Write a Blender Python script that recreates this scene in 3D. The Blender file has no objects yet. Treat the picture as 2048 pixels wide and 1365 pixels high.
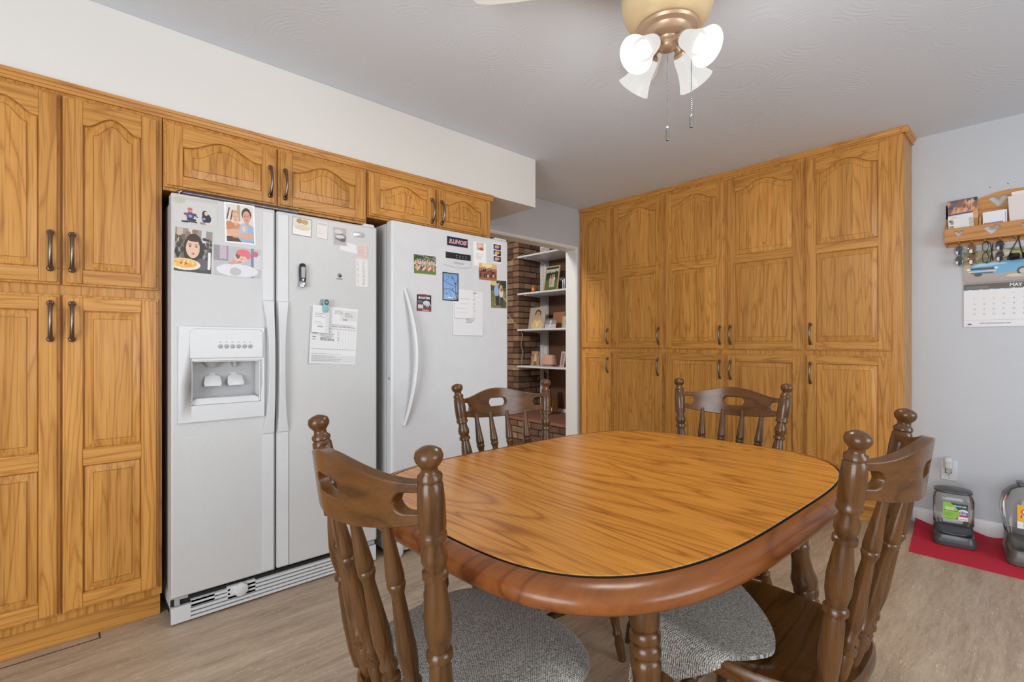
import bpy, bmesh, math, random
import numpy as np
from mathutils import Vector, Matrix

random.seed(7)
RNG = np.random.default_rng(7)
PI = math.pi
R = math.radians
scene = bpy.context.scene
COL = scene.collection

# ------------------------------------------------------------------ camera, world, lights, exposure
FPX, HORIZON, YAW, CAM_H = 979.0, 686.9, R(47.53), 1.12
cam_data = bpy.data.cameras.new('camera')
cam = bpy.data.objects.new('camera', cam_data)
COL.objects.link(cam)
cam.location = (0, 0, CAM_H)
cam.rotation_euler = (PI / 2, 0, YAW)
cam_data.sensor_fit = 'HORIZONTAL'
cam_data.sensor_width = 36.0
cam_data.lens = FPX / 2048 * 36
cam_data.shift_y = (HORIZON - 682.5) / 2048
cam_data.clip_start = 0.02
scene.camera = cam

world = bpy.data.worlds.new('world')
scene.world = world
world.use_nodes = True
world.node_tree.nodes['Background'].inputs[0].default_value = (0.80, 0.88, 1.0, 1)
world.node_tree.nodes['Background'].inputs[1].default_value = 0.6


def area_light(name, loc, rot, sx, sy, power, color):
    d = bpy.data.lights.new(name, 'AREA')
    d.shape = 'RECTANGLE'
    d.size, d.size_y = sx, sy
    d.energy = power
    d.color = color
    o = bpy.data.objects.new(name, d)
    o.location, o.rotation_euler = loc, rot
    COL.objects.link(o)
    return o


# daylight through the side window; unseen fill light added behind the camera
area_light('window_daylight', (2.68, 1.55, 1.45), (0, R(90), 0), 1.45, 1.9, 57, (0.91, 0.96, 1.0))
area_light('rear_fill', (0.45, -2.58, 1.15), (R(90), 0, 0), 2.2, 2.0, 118, (0.92, 0.96, 1.0))
# unseen point light added to brighten the room beyond the doorway
_d = bpy.data.lights.new('den_fill', 'POINT')
_d.energy, _d.color, _d.shadow_soft_size = 130, (1.0, 0.98, 0.95), 0.12
_o = bpy.data.objects.new('den_fill', _d)
_o.location = (-3.45, 1.30, 2.40)
COL.objects.link(_o)

scene.view_settings.view_transform = 'Standard'
scene.view_settings.look = 'None'
scene.view_settings.exposure = 0.02
scene.view_settings.gamma = 1.0
scene.view_settings.use_curve_mapping = False
scene.cycles.max_bounces = 10
scene.cycles.diffuse_bounces = 5
scene.cycles.glossy_bounces = 4
scene.cycles.transmission_bounces = 6
scene.cycles.transparent_max_bounces = 12
scene.cycles.caustics_reflective = False
scene.cycles.caustics_refractive = False
scene.cycles.sample_clamp_indirect = 10.0

# ------------------------------------------------------------------ measuring the photograph
_s, _c = math.sin(YAW), math.cos(YAW)


def _ray(u, v):
    r = (u - 1024) / FPX
    return np.array([-_s + r * _c, _c + r * _s, (HORIZON - v) / FPX])


def onx(u, v, x):
    d = _ray(u, v)
    return np.array([0, 0, CAM_H]) + d * (x / d[0])


def ony(u, v, y):
    d = _ray(u, v)
    return np.array([0, 0, CAM_H]) + d * (y / d[1])


# ------------------------------------------------------------------ materials
def lin(c):
    return tuple((x / 255 / 12.92) if x / 255 <= 0.04045 else ((x / 255 + 0.055) / 1.055) ** 2.4 for x in c)


def rgba(c):
    return (*lin(c), 1.0)


class NT:
    def __init__(s, name):
        s.m = bpy.data.materials.new(name)
        s.m.use_nodes = True
        s.t = s.m.node_tree
        s.b = s.t.nodes['Principled BSDF']
        s.out = s.t.nodes['Material Output']

    def n(s, kind, **kw):
        nd = s.t.nodes.new(kind)
        for k, v in kw.items():
            setattr(nd, k, v)
        return nd

    def l(s, a, b):
        s.t.links.new(a, b)

    def math(s, op, a, b=None, c=None):
        nd = s.n('ShaderNodeMath', operation=op)
        for i, x in enumerate((a, b, c)):
            if x is None:
                continue
            if isinstance(x, (int, float)):
                nd.inputs[i].default_value = x
            else:
                s.l(x, nd.inputs[i])
        return nd.outputs[0]

    def mix(s, fac, a, b, mode='MIX'):
        nd = s.n('ShaderNodeMix', data_type='RGBA', blend_type=mode)
        for i, x in ((0, fac), (6, a), (7, b)):
            if isinstance(x, (int, float)):
                nd.inputs[i].default_value = x
            elif isinstance(x, tuple):
                nd.inputs[i].default_value = x
            else:
                s.l(x, nd.inputs[i])
        return nd.outputs[2]

    def noise(s, vec, scale, detail=2.0, rough=0.5, dist=0.0):
        nd = s.n('ShaderNodeTexNoise')
        nd.inputs['Scale'].default_value = scale
        nd.inputs['Detail'].default_value = detail
        nd.inputs['Roughness'].default_value = rough
        nd.inputs['Distortion'].default_value = dist
        s.l(vec, nd.inputs['Vector'])
        return nd.outputs['Fac']

    def ramp(s, fac, stops):
        nd = s.n('ShaderNodeValToRGB')
        cr = nd.color_ramp
        while len(cr.elements) < len(stops):
            cr.elements.new(0.5)
        for e, (p, c) in zip(cr.elements, stops):
            e.position, e.color = p, c
        s.l(fac, nd.inputs[0])
        return nd.outputs[0]

    def bump(s, h, strength=0.1, dist=0.01):
        nd = s.n('ShaderNodeBump')
        nd.inputs['Strength'].default_value = strength
        nd.inputs['Distance'].default_value = dist
        s.l(h, nd.inputs['Height'])
        s.l(nd.outputs[0], s.b.inputs['Normal'])

    def coords(s, scale=(1, 1, 1), rnd=True):
        tc = s.n('ShaderNodeTexCoord')
        mp = s.n('ShaderNodeMapping')
        mp.inputs['Scale'].default_value = scale
        v = tc.outputs['Object']
        if rnd:
            oi = s.n('ShaderNodeObjectInfo')
            k = s.n('ShaderNodeVectorMath', operation='SCALE')
            k.inputs[0].default_value = (17.3, 31.7, 23.9)
            s.l(oi.outputs['Random'], k.inputs['Scale'])
            ad = s.n('ShaderNodeVectorMath', operation='ADD')
            s.l(v, ad.inputs[0])
            s.l(k.outputs[0], ad.inputs[1])
            v = ad.outputs[0]
        s.l(v, mp.inputs[0])
        return mp.outputs[0]


def plain(name, c, rough=0.5, metal=0.0, spec=0.5, coat=0.0, bump=None, emit=None, sheen=0):
    t = NT(name)
    t.b.inputs['Base Color'].default_value = rgba(c)
    t.b.inputs['Roughness'].default_value = rough
    t.b.inputs['Metallic'].default_value = metal
    t.b.inputs['Specular IOR Level'].default_value = spec
    t.b.inputs['Coat Weight'].default_value = coat
    if emit:
        t.b.inputs['Emission Color'].default_value = rgba(emit[0])
        t.b.inputs['Emission Strength'].default_value = emit[1]
    # faint mottling so that no surface is dead flat
    v = t.coords((1, 1, 1))
    n1 = t.noise(v, 14.0, 3.0)
    k = t.ramp(n1, [(0.3, (0.96, 0.96, 0.96, 1)), (0.7, (1, 1, 1, 1))])
    t.l(t.mix(1.0, rgba(c), k, 'MULTIPLY'), t.b.inputs['Base Color'])
    if bump:
        t.bump(t.noise(v, bump[0], 3.0), bump[1], bump[2])
    return t.m


def wood(name, axis, light, mid, dark, rough=0.36, figure=13.0, across=8.0, along=0.7, pores=0.3, coat=0.0, fine=240, tone=0.14, stave=0.0, spec=0.4, contrast=0.46):
    """oak-like: contour lines of a stretched noise give cathedral figure, fine streaks give pores;
    stave > 0 glues the board up from strips of that width"""
    t = NT(name)
    v = t.coords((1, 1, 1))
    if stave:
        sp = t.n('ShaderNodeSeparateXYZ')
        t.l(v, sp.inputs[0])
        sid = t.math('FLOOR', t.math('DIVIDE', sp.outputs[0], stave))
        wn = t.n('ShaderNodeTexWhiteNoise', noise_dimensions='1D')
        t.l(sid, wn.inputs['W'])
        k = t.n('ShaderNodeVectorMath', operation='SCALE')
        k.inputs[0].default_value = (3.1, 0.0, 7.7)
        t.l(wn.outputs['Value'], k.inputs['Scale'])
        ad = t.n('ShaderNodeVectorMath', operation='ADD')
        t.l(v, ad.inputs[0])
        t.l(k.outputs[0], ad.inputs[1])
        v = ad.outputs[0]

    def scaled(sx):
        m = t.n('ShaderNodeMapping')
        m.inputs['Scale'].default_value = sx
        t.l(v, m.inputs[0])
        return m.outputs[0]
    i = 'XYZ'.index(axis)
    A = [across] * 3
    A[i] = along
    n1 = t.noise(scaled(tuple(A)), 1.0, 2.5, 0.42, 0.3)
    B = [fine] * 3
    B[i] = fine * 0.022
    n2 = t.noise(scaled(tuple(B)), 1.0, 2.0, 0.6)
    D = [across * 6] * 3
    D[i] = along * 1.5
    n3 = t.noise(scaled(tuple(D)), 1.0, 2.0, 0.5)
    ph = t.math('ADD', t.math('MULTIPLY', n1, figure), t.math('MULTIPLY', n2, 0.16))
    band = t.math('MULTIPLY', t.math('PINGPONG', ph, 0.5), 2.0)
    fig = t.ramp(band, [(0.0, rgba(dark)), (0.16, rgba(mid)), (0.45, rgba(light)), (1.0, rgba(light))])
    base = t.mix(t.ramp(n3, [(0.3, (0, 0, 0, 1)), (0.75, (1, 1, 1, 1))]), rgba(light), rgba(mid))
    c1 = t.mix(contrast, base, fig)
    pore = t.ramp(n2, [(0.36, (1, 1, 1, 1)), (0.50, (0, 0, 0, 1))])
    c2 = t.mix(t.math('MULTIPLY', pore, pores), c1, rgba(dark))
    oi = t.n('ShaderNodeObjectInfo')
    hv = t.n('ShaderNodeHueSaturation')
    t.l(c2, hv.inputs['Color'])
    val = t.math('MULTIPLY_ADD', oi.outputs['Random'], tone, 1.0 - tone / 2)
    if stave:
        val = t.math('MULTIPLY', val, t.math('MULTIPLY_ADD', wn.outputs['Value'], 0.2, 0.9))
    t.l(val, hv.inputs['Value'])
    t.l(hv.outputs[0], t.b.inputs['Base Color'])
    t.b.inputs['Roughness'].default_value = rough
    t.b.inputs['Specular IOR Level'].default_value = spec
    t.b.inputs['Coat Weight'].default_value = coat
    t.b.inputs['Coat Roughness'].default_value = 0.2
    t.bump(n2, 0.06, 0.002)
    return t.m


OAK = ((207, 150, 76), (185, 123, 51), (136, 82, 31))
oak_z = wood('oak_vertical', 'Z', *OAK, pores=0.42, fine=175)
oak_panel = wood('oak_panel', 'Z', *OAK, stave=0.088, pores=0.42, fine=175)
oak_x = wood('oak_horizontal', 'X', *OAK, pores=0.42, fine=175)
oak_y = wood('oak_depth', 'Y', *OAK)
oak_dark = wood('oak_shadow_side', 'Z', (196, 142, 82), (176, 122, 66), (138, 92, 48))
laminate = wood('tabletop_laminate', 'X', (204, 138, 57), (176, 107, 36), (110, 60, 19), rough=0.26, figure=11, across=6.5,
                along=0.9, pores=0.42, fine=300, tone=0.0, spec=0.42, contrast=0.55)
rim_wood = wood('table_rim_stain', 'Y', (132, 76, 33), (104, 55, 22), (64, 33, 12), rough=0.26, figure=6, across=9, along=1.0, pores=0.1, tone=0.0)
chair_wood = wood('walnut_stain', 'Z', (94, 61, 30), (72, 45, 20), (42, 25, 10), rough=0.24, figure=5, across=16, along=2.0, pores=0.2, coat=0.06, tone=0.08)
chair_wood_x = wood('walnut_stain_flat', 'X', (98, 63, 29), (76, 47, 20), (46, 28, 11), rough=0.24, figure=5, across=10, along=1.2, pores=0.12, coat=0.0, tone=0.08)
rack_wood = wood('rack_oak', 'X', (200, 142, 78), (182, 120, 58), (140, 86, 36), rough=0.42, pores=0.3, tone=0.05)

WALL_C = (192, 195, 199)


def painted(name, c, rough, scale, strength, dist, swirl=False):
    t = NT(name)
    v = t.coords((1, 1, 1), rnd=False)
    t.b.inputs['Base Color'].default_value = rgba(c)
    t.b.inputs['Roughness'].default_value = rough
    if swirl:
        vo = t.n('ShaderNodeTexVoronoi')
        vo.inputs['Scale'].default_value = 3.2
        t.l(v, vo.inputs['Vector'])
        ring = t.math('SINE', t.math('MULTIPLY', vo.outputs['Distance'], 95.0))
        n = t.noise(v, 9.0, 3.0)
        h = t.math('MULTIPLY', ring, t.math('GREATER_THAN', n, 0.52))
        h = t.math('ADD', h, t.math('MULTIPLY', t.noise(v, 60.0, 3.0), 0.6))
        t.bump(h, strength, dist)
    else:
        t.bump(t.noise(v, scale, 4.0, 0.55), strength, dist)
    return t.m


m_wall = painted('wall_paint_grey', WALL_C, 0.42, 60, 0.12, 0.005)
m_ceil = painted('ceiling_swirl_plaster', (218, 226, 236), 0.75, 60, 0.05, 0.006, swirl=True)
m_soffit = painted('soffit_paint_cream', (222, 219, 213), 0.5, 40, 0.05, 0.003)
m_trim = painted('trim_paint_white', (226, 226, 224), 0.4, 30, 0.04, 0.002)
m_brown = painted('den_wall_brown', (104, 76, 58), 0.3, 25, 0.08, 0.003)
m_denwall = painted('den_wall_plain', (170, 160, 150), 0.7, 30, 0.05, 0.003)


def floor_material():
    t = NT('vinyl_floor')
    v = t.coords((16, 1.6, 16), rnd=False)
    a = t.noise(v, 1.0, 4.0, 0.55, 0.6)
    v2 = t.coords((70, 9, 70), rnd=False)
    b = t.noise(v2, 1.0, 3.0, 0.6)
    c = t.ramp(a, [(0.28, rgba((165, 143, 120))), (0.5, rgba((186, 164, 140))), (0.72, rgba((200, 180, 156)))])
    k = t.ramp(b, [(0.36, (0.82, 0.82, 0.82, 1)), (0.6, (1, 1, 1, 1))])
    c = t.mix(1.0, c, k, 'MULTIPLY')
    # pale flecks printed in the vinyl, drawn out along the boards
    v3 = t.coords((210, 30, 210), rnd=False)
    f = t.ramp(t.noise(v3, 1.0, 2.0, 0.5, 1.2), [(0.635, (0, 0, 0, 1)), (0.675, (1, 1, 1, 1))])
    c = t.mix(t.math('MULTIPLY', f, 0.75), c, rgba((222, 208, 184)))
    v4 = t.coords((3.2, 1.1, 1), rnd=False)
    big = t.ramp(t.noise(v4, 1.0, 2.0), [(0.3, (0.9, 0.88, 0.87, 1)), (0.7, (1.03, 1.02, 1.0, 1))])
    c = t.mix(1.0, c, big, 'MULTIPLY')
    t.l(c, t.b.inputs['Base Color'])
    t.b.inputs['Roughness'].default_value = 0.42
    t.bump(b, 0.05, 0.002)
    return t.m


m_floor = floor_material()
m_seam = plain('floor_seam_dark', (70, 56, 44), 0.7)
m_white = plain('appliance_white', (214, 215, 216), 0.3, spec=0.5)


def textured_white():
    t = NT('appliance_white_textured')
    t.b.inputs['Base Color'].default_value = rgba((202, 202, 201))
    t.b.inputs['Specular IOR Level'].default_value = 0.4
    t.b.inputs['Roughness'].default_value = 0.26
    v = t.coords((1, 1, 1), rnd=False)
    t.bump(t.noise(v, 190, 2.0, 0.5), 0.32, 0.003)
    return t.m


m_fridge = textured_white()
m_appl_side = plain('appliance_side_grey', (200, 199, 197), 0.45)
m_grey_plastic = plain('grey_plastic', (168, 168, 168), 0.35)
m_dark = plain('dark_gap', (26, 25, 24), 0.6)
m_black = plain('black_plastic', (28, 28, 30), 0.3)
m_badge = plain('badge_silver', (206, 204, 202), 0.3, metal=0.5)
m_chrome = plain('chrome', (205, 205, 208), 0.12, metal=1.0)
m_handle = plain('brushed_pewter', (128, 116, 106), 0.28, metal=1.0)
m_paper = plain('paper_white', (232, 232, 230), 0.6)
m_ink = plain('ink_black', (38, 38, 42), 0.6)
m_inkgrey = plain('ink_grey', (140, 140, 142), 0.6)
m_navy = plain('magnet_navy', (26, 30, 62), 0.35)
m_orange = plain('letter_orange', (236, 110, 66), 0.4)
m_red = plain('print_red', (186, 40, 46), 0.4)
m_whiteink = plain('print_white', (238, 238, 238), 0.5)
m_gold = plain('fan_satin_gold', (236, 210, 164), 0.36, metal=0.25)
m_tan = plain('fan_tan_fitter', (196, 166, 138), 0.35, metal=0.35)
m_blade = plain('fan_blade_white', (226, 224, 220), 0.45)
m_fob = plain('pull_fob_glass', (120, 118, 116), 0.15, metal=0.6)
m_feeder = plain('feeder_charcoal', (72, 73, 76), 0.3)
m_feeder2 = plain('feeder_grey_brown', (92, 88, 82), 0.35)
m_matred = plain('red_cloth_mat', (196, 32, 56), 0.9, bump=(90, 0.25, 0.004))
m_teal = plain('clip_teal', (134, 190, 196), 0.35)
m_clipring = plain('clip_ring_brown', (92, 80, 72), 0.4)
m_purple = plain('binder_dark_purple', (58, 40, 52), 0.35)
m_shelf = plain('shelf_white', (222, 223, 226), 0.4)
m_steel = plain('bracket_white', (205, 206, 208), 0.4)
m_twine = plain('twig_cord', (196, 176, 150), 0.7)
m_pink = plain('pink_fabric', (214, 166, 148), 0.6)
m_amber = plain('glazed_amber', (196, 112, 40), 0.2)
m_bellred = plain('glazed_red', (178, 52, 36), 0.25)
m_slate = plain('hearth_slab_brown', (142, 98, 82), 0.5, bump=(30, 0.15, 0.005))
m_mortar = plain('mortar_dark', (50, 42, 37), 0.9)
m_frame = plain('pale_wood_frame', (202, 170, 136), 0.45)
m_framedark = plain('dark_frame', (84, 62, 50), 0.45)
m_card = plain('kraft_card', (168, 118, 80), 0.6)
m_lens_grey = plain('lens_grey_green', (62, 62, 54), 0.06, spec=0.8)
m_lens_brown = plain('lens_amber_brown', (104, 70, 32), 0.06, spec=0.8)
m_lens_black = plain('lens_black', (20, 22, 26), 0.05, spec=0.8)
m_yellow = plain('print_yellow', (236, 212, 40), 0.5)
m_grey_box = plain('dispenser_light_grey', (224, 224, 224), 0.3)


def tweed():
    t = NT('grey_tweed_fabric')
    v = t.coords((1, 1, 1), rnd=True)
    sep = t.n('ShaderNodeSeparateXYZ')
    t.l(v, sep.inputs[0])
    w1 = t.math('SINE', t.math('MULTIPLY', sep.outputs[0], 1250.0))
    w2 = t.math('SINE', t.math('MULTIPLY', sep.outputs[1], 1250.0))
    n = t.noise(v, 260.0, 2.0, 0.7)
    weave = t.math('MULTIPLY', w1, w2)
    s = t.math('ADD', t.math('MULTIPLY', weave, 0.22), n)
    c = t.ramp(s, [(0.28, rgba((66, 64, 60))), (0.5, rgba((148, 144, 136))), (0.74, rgba((212, 207, 195)))])
    t.l(c, t.b.inputs['Base Color'])
    t.b.inputs['Roughness'].default_value = 0.9
    t.b.inputs['Specular IOR Level'].default_value = 0.2
    t.b.inputs['Sheen Weight'].default_value = 0.25
    t.bump(s, 0.5, 0.002)
    return t.m


m_tweed = tweed()


def print_material():
    t = NT('printed_paper')
    a = t.n('ShaderNodeVertexColor')
    a.layer_name = 'ink'
    t.l(a.outputs[0], t.b.inputs['Base Color'])
    t.b.inputs['Roughness'].default_value = 0.42
    return t.m


m_print = print_material()


def brick_material():
    t = NT('fireplace_brick')
    v = t.coords((1, 1, 1))
    oi = t.n('ShaderNodeObjectInfo')
    base = t.ramp(oi.outputs['Random'], [(0.0, rgba((92, 68, 55))), (0.3, rgba((120, 88, 70))), (0.55, rgba((156, 122, 94))),
                                         (0.8, rgba((104, 78, 62))), (1.0, rgba((186, 160, 130)))])
    n = t.noise(v, 22.0, 4.0, 0.6)
    k = t.ramp(n, [(0.3, (0.72, 0.7, 0.68, 1)), (0.6, (1.05, 1.03, 1.0, 1)), (0.72, (1.5, 1.45, 1.35, 1))])
    t.l(t.mix(1.0, base, k, 'MULTIPLY'), t.b.inputs['Base Color'])
    t.b.inputs['Roughness'].default_value = 0.8
    t.bump(n, 0.3, 0.006)
    return t.m


m_brick = brick_material()


def clear_plastic():
    t = NT('clear_plastic')
    tr = t.n('ShaderNodeBsdfTransparent')
    tr.inputs[0].default_value = (0.965, 0.97, 0.965, 1)
    gl = t.n('ShaderNodeBsdfGlossy')
    gl.inputs['Roughness'].default_value = 0.08
    df = t.n('ShaderNodeBsdfDiffuse')
    df.inputs[0].default_value = (0.6, 0.6, 0.58, 1)
    fr = t.n('ShaderNodeFresnel')
    fr.inputs[0].default_value = 1.45
    m0 = t.n('ShaderNodeMixShader')
    m0.inputs[0].default_value = 0.06
    t.l(tr.outputs[0], m0.inputs[1])
    t.l(df.outputs[0], m0.inputs[2])
    m1 = t.n('ShaderNodeMixShader')
    t.l(fr.outputs[0], m1.inputs[0])
    t.l(m0.outputs[0], m1.inputs[1])
    t.l(gl.outputs[0], m1.inputs[2])
    t.l(m1.outputs[0], t.out.inputs[0])
    return t.m


m_clear = clear_plastic()


def frosted_glass():
    t = NT('lit_frosted_glass')
    tl = t.n('ShaderNodeBsdfTranslucent')
    tl.inputs[0].default_value = (0.050, 0.049, 0.047, 1)
    df = t.n('ShaderNodeBsdfPrincipled')
    df.inputs['Base Color'].default_value = (0.03, 0.0295, 0.0285, 1)
    df.inputs['Roughness'].default_value = 0.3
    mx = t.n('ShaderNodeMixShader')
    mx.inputs[0].default_value = 0.55
    t.l(df.outputs[0], mx.inputs[1])
    t.l(tl.outputs[0], mx.inputs[2])
    df.inputs['Emission Color'].default_value = (1.0, 0.975, 0.94, 1)
    df.inputs['Emission Strength'].default_value = 1.6
    t.l(mx.outputs[0], t.out.inputs[0])
    return t.m


m_glass = frosted_glass()
m_bulb = plain('bulb_lit', (255, 250, 240), 0.5, emit=((255, 250, 244), 1.6))


# ------------------------------------------------------------------ mesh building
class MB:
    def __init__(s):
        s.v, s.f, s.m = [], [], []

    def add(s, verts, faces, mat=0, M=None):
        o = len(s.v)
        if M is not None:
            verts = [M @ Vector(p) for p in verts]
        s.v += [tuple(p) for p in verts]
        s.f += [tuple(i + o for i in f) for f in faces]
        s.m += [mat] * len(faces)
        return s

    def box(s, x0, x1, y0, y1, z0, z1, mat=0, M=None):
        return s.add([(x0, y0, z0), (x1, y0, z0), (x1, y1, z0), (x0, y1, z0), (x0, y0, z1), (x1, y0, z1), (x1, y1, z1), (x0, y1, z1)],
                     [(0, 3, 2, 1), (4, 5, 6, 7), (0, 1, 5, 4), (1, 2, 6, 5), (2, 3, 7, 6), (3, 0, 4, 7)], mat, M)

    def lathe(s, prof, seg=20, M=None, mat=0, cap=True):
        vs, fs = [], []
        for r, z in prof:
            for k in range(seg):
                a = 2 * PI * k / seg
                vs.append((r * math.cos(a), r * math.sin(a), z))
        n = len(prof)
        for i in range(n - 1):
            for k in range(seg):
                k2 = (k + 1) % seg
                fs.append((i * seg + k, i * seg + k2, (i + 1) * seg + k2, (i + 1) * seg + k))
        if cap:
            fs.append(tuple(range(seg - 1, -1, -1)))
            fs.append(tuple((n - 1) * seg + k for k in range(seg)))
        return s.add(vs, fs, mat, M)

    def tube(s, pts, rad, seg=10, mat=0, M=None, flat=1.0, closed=False):
        pts = [Vector(p) for p in pts]
        n = len(pts)
        rads = rad if isinstance(rad, (list, tuple)) else [rad] * n
        vs, fs = [], []
        up = None
        for i, p in enumerate(pts):
            a = pts[(i - 1) % n] if closed else pts[max(i - 1, 0)]
            b = pts[(i + 1) % n] if closed else pts[min(i + 1, n - 1)]
            t = (b - a).normalized()
            if up is None:
                up = Vector((0, 0, 1)) if abs(t.z) < 0.9 else Vector((1, 0, 0))
            x = t.cross(up)
            x = x.normalized() if x.length > 1e-6 else Vector((1, 0, 0))
            y = x.cross(t).normalized()
            up = y
            for k in range(seg):
                an = 2 * PI * k / seg
                vs.append(p + x * (rads[i] * math.cos(an)) + y * (rads[i] * flat * math.sin(an)))
        for i in range(n if closed else n - 1):
            j = (i + 1) % n
            for k in range(seg):
                k2 = (k + 1) % seg
                fs.append((i * seg + k, i * seg + k2, j * seg + k2, j * seg + k))
        if not closed:
            fs.append(tuple(range(seg - 1, -1, -1)))
            fs.append(tuple((n - 1) * seg + k for k in range(seg)))
        return s.add(vs, fs, mat, M)

    def loft(s, secs, seg=8, mat=0, M=None, cap0=True, cap1=True):
        """secs: (z, cx, cy, hx, hy, r) rounded rectangles stacked in z"""
        vs, fs = [], []
        n = 4 * seg
        for z, cx, cy, hx, hy, r in secs:
            for q in range(4):
                sx, sy = ((1, 1), (-1, 1), (-1, -1), (1, -1))[q]
                for k in range(seg):
                    a = PI / 2 * (q + k / (seg - 1))
                    vs.append((cx + sx * (hx - r) + r * math.cos(a), cy + sy * (hy - r) + r * math.sin(a), z))
        for i in range(len(secs) - 1):
            for k in range(n):
                k2 = (k + 1) % n
                fs.append((i * n + k, i * n + k2, (i + 1) * n + k2, (i + 1) * n + k))
        if cap0:
            fs.append(tuple(range(n - 1, -1, -1)))
        if cap1:
            fs.append(tuple((len(secs) - 1) * n + k for k in range(n)))
        return s.add(vs, fs, mat, M)

    def prism(s, poly, y0, y1, mat=0, M=None):
        """poly in x,z extruded along y"""
        n = len(poly)
        vs = [(x, y0, z) for x, z in poly] + [(x, y1, z) for x, z in poly]
        fs = [tuple(range(n)), tuple(range(2 * n - 1, n - 1, -1))]
        for i in range(n):
            j = (i + 1) % n
            fs.append((i, i + n, j + n, j))
        return s.add(vs, fs, mat, M)

    def strip(s, xs, lo, hi, y0, y1, mat=0, M=None, mlo=None, mhi=None, bend=None):
        """a board in the x,z plane given column by column, optionally with a hole (mlo..mhi) in it"""
        n = len(xs)
        holes = mlo is not None
        bend = bend or (lambda x: 0.0)
        vs, fs = [], []

        def col(zs):
            o = len(vs)
            for y in (y0, y1):
                for i in range(n):
                    vs.append((xs[i], y + bend(xs[i]), zs[i]))
            return o
        rows = [col(lo)]
        if holes:
            rows += [col(mlo), col(mhi)]
        rows.append(col(hi))
        pairs = [(rows[0], rows[1])] + ([(rows[2], rows[3])] if holes else [])
        for a, b in pairs:
            for i in range(n - 1):
                if abs(xs[i + 1] - xs[i]) < 1e-9:
                    continue
                fs.append((a + i, a + i + 1, b + i + 1, b + i))
                fs.append((a + n + i + 1, a + n + i, b + n + i, b + n + i + 1))
        for i in range(n - 1):
            fs.append((rows[0] + i, rows[0] + n + i, rows[0] + n + i + 1, rows[0] + i + 1))
            t = rows[-1]
            fs.append((t + i, t + i + 1, t + n + i + 1, t + n + i))
            if holes and (mhi[i] - mlo[i] > 1e-7 or mhi[i + 1] - mlo[i + 1] > 1e-7):
                a, b = rows[1], rows[2]
                fs.append((a + i, a + i + 1, a + n + i + 1, a + n + i))
                fs.append((b + i, b + n + i, b + n + i + 1, b + i + 1))
        for a, b in pairs:
            fs.append((a, b, b + n, a + n))
            e = n - 1
            fs.append((a + e, a + n + e, b + n + e, b + e))
        o = len(s.v)
        s.add(vs, fs, mat, M)
        return s

    def mesh(s, name, mats, smooth=35, weld=False):
        me = bpy.data.meshes.new(name)
        me.from_pydata(s.v, [], s.f)
        for m in (mats if isinstance(mats, (list, tuple)) else [mats]):
            me.materials.append(m)
        me.polygons.foreach_set('material_index', s.m)
        if weld:
            bm = bmesh.new()
            bm.from_mesh(me)
            bmesh.ops.remove_doubles(bm, verts=bm.verts, dist=1e-5)
            bmesh.ops.recalc_face_normals(bm, faces=bm.faces)
            bm.to_mesh(me)
            bm.free()
        me.update()
        if smooth:
            me.polygons.foreach_set('use_smooth', [True] * len(me.polygons))
            me.set_sharp_from_angle(angle=R(smooth))
        return me


def link(name, me, parent=None, loc=(0, 0, 0), rot=(0, 0, 0), bevel=0.0, seg=2):
    o = bpy.data.objects.new(name, me)
    COL.objects.link(o)
    o.location, o.rotation_euler = loc, rot
    if parent is not None:
        o.parent = parent
    if bevel:
        b = o.modifiers.new('bevel', 'BEVEL')
        b.width, b.segments, b.limit_method, b.angle_limit = bevel, seg, 'ANGLE', R(40)
        b.harden_normals = False
    return o


def obj(name, mb, mats, parent=None, loc=(0, 0, 0), rot=(0, 0, 0), bevel=0.0, seg=2, smooth=35, weld=False):
    return link(name, mb.mesh(name, mats, smooth, weld), parent, loc, rot, bevel, seg)


def tag(o, label, cat, group=None):
    o['label'], o['category'] = label, cat
    if group:
        o['group'] = group
    return o


def thing(name, label, cat, loc=(0, 0, 0), rotz=0.0, group=None):
    o = bpy.data.objects.new(name, None)
    o.empty_display_size = 0.05
    COL.objects.link(o)
    o.location, o.rotation_euler = loc, (0, 0, rotz)
    return tag(o, label, cat, group)


def struct(o, label=None):
    o['kind'] = 'structure'
    if label:
        o['label'] = label
    return o


def lettering(name, body, size, mat, parent, loc, rot=(PI / 2, 0, 0), depth=0.0003, align='CENTER', shear=0.0, sx=1.0, bold=0.0):
    cu = bpy.data.curves.new(name, 'FONT')
    cu.body, cu.size, cu.extrude, cu.align_x, cu.align_y = body, size, depth, align, 'CENTER'
    cu.shear = shear
    cu.offset = bold
    cu.resolution_u = 2
    tmp = bpy.data.objects.new(name + '_curve', cu)
    COL.objects.link(tmp)
    me = bpy.data.meshes.new_from_object(tmp)
    COL.objects.unlink(tmp)
    bpy.data.objects.remove(tmp)
    bpy.data.curves.remove(cu)
    me.name = name
    me.materials.clear()
    me.materials.append(mat)
    o = link(name, me, parent, loc, rot)
    o.scale = (sx, 1, 1)
    return o


def axis_matrix(p0, p1):
    """matrix taking the z axis 0..1 metre onto p0 -> p1 direction, origin at p0"""
    p0, p1 = Vector(p0), Vector(p1)
    q = (p1 - p0).to_track_quat('Z', 'Y')
    return Matrix.Translation(p0) @ q.to_matrix().to_4x4()


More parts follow.
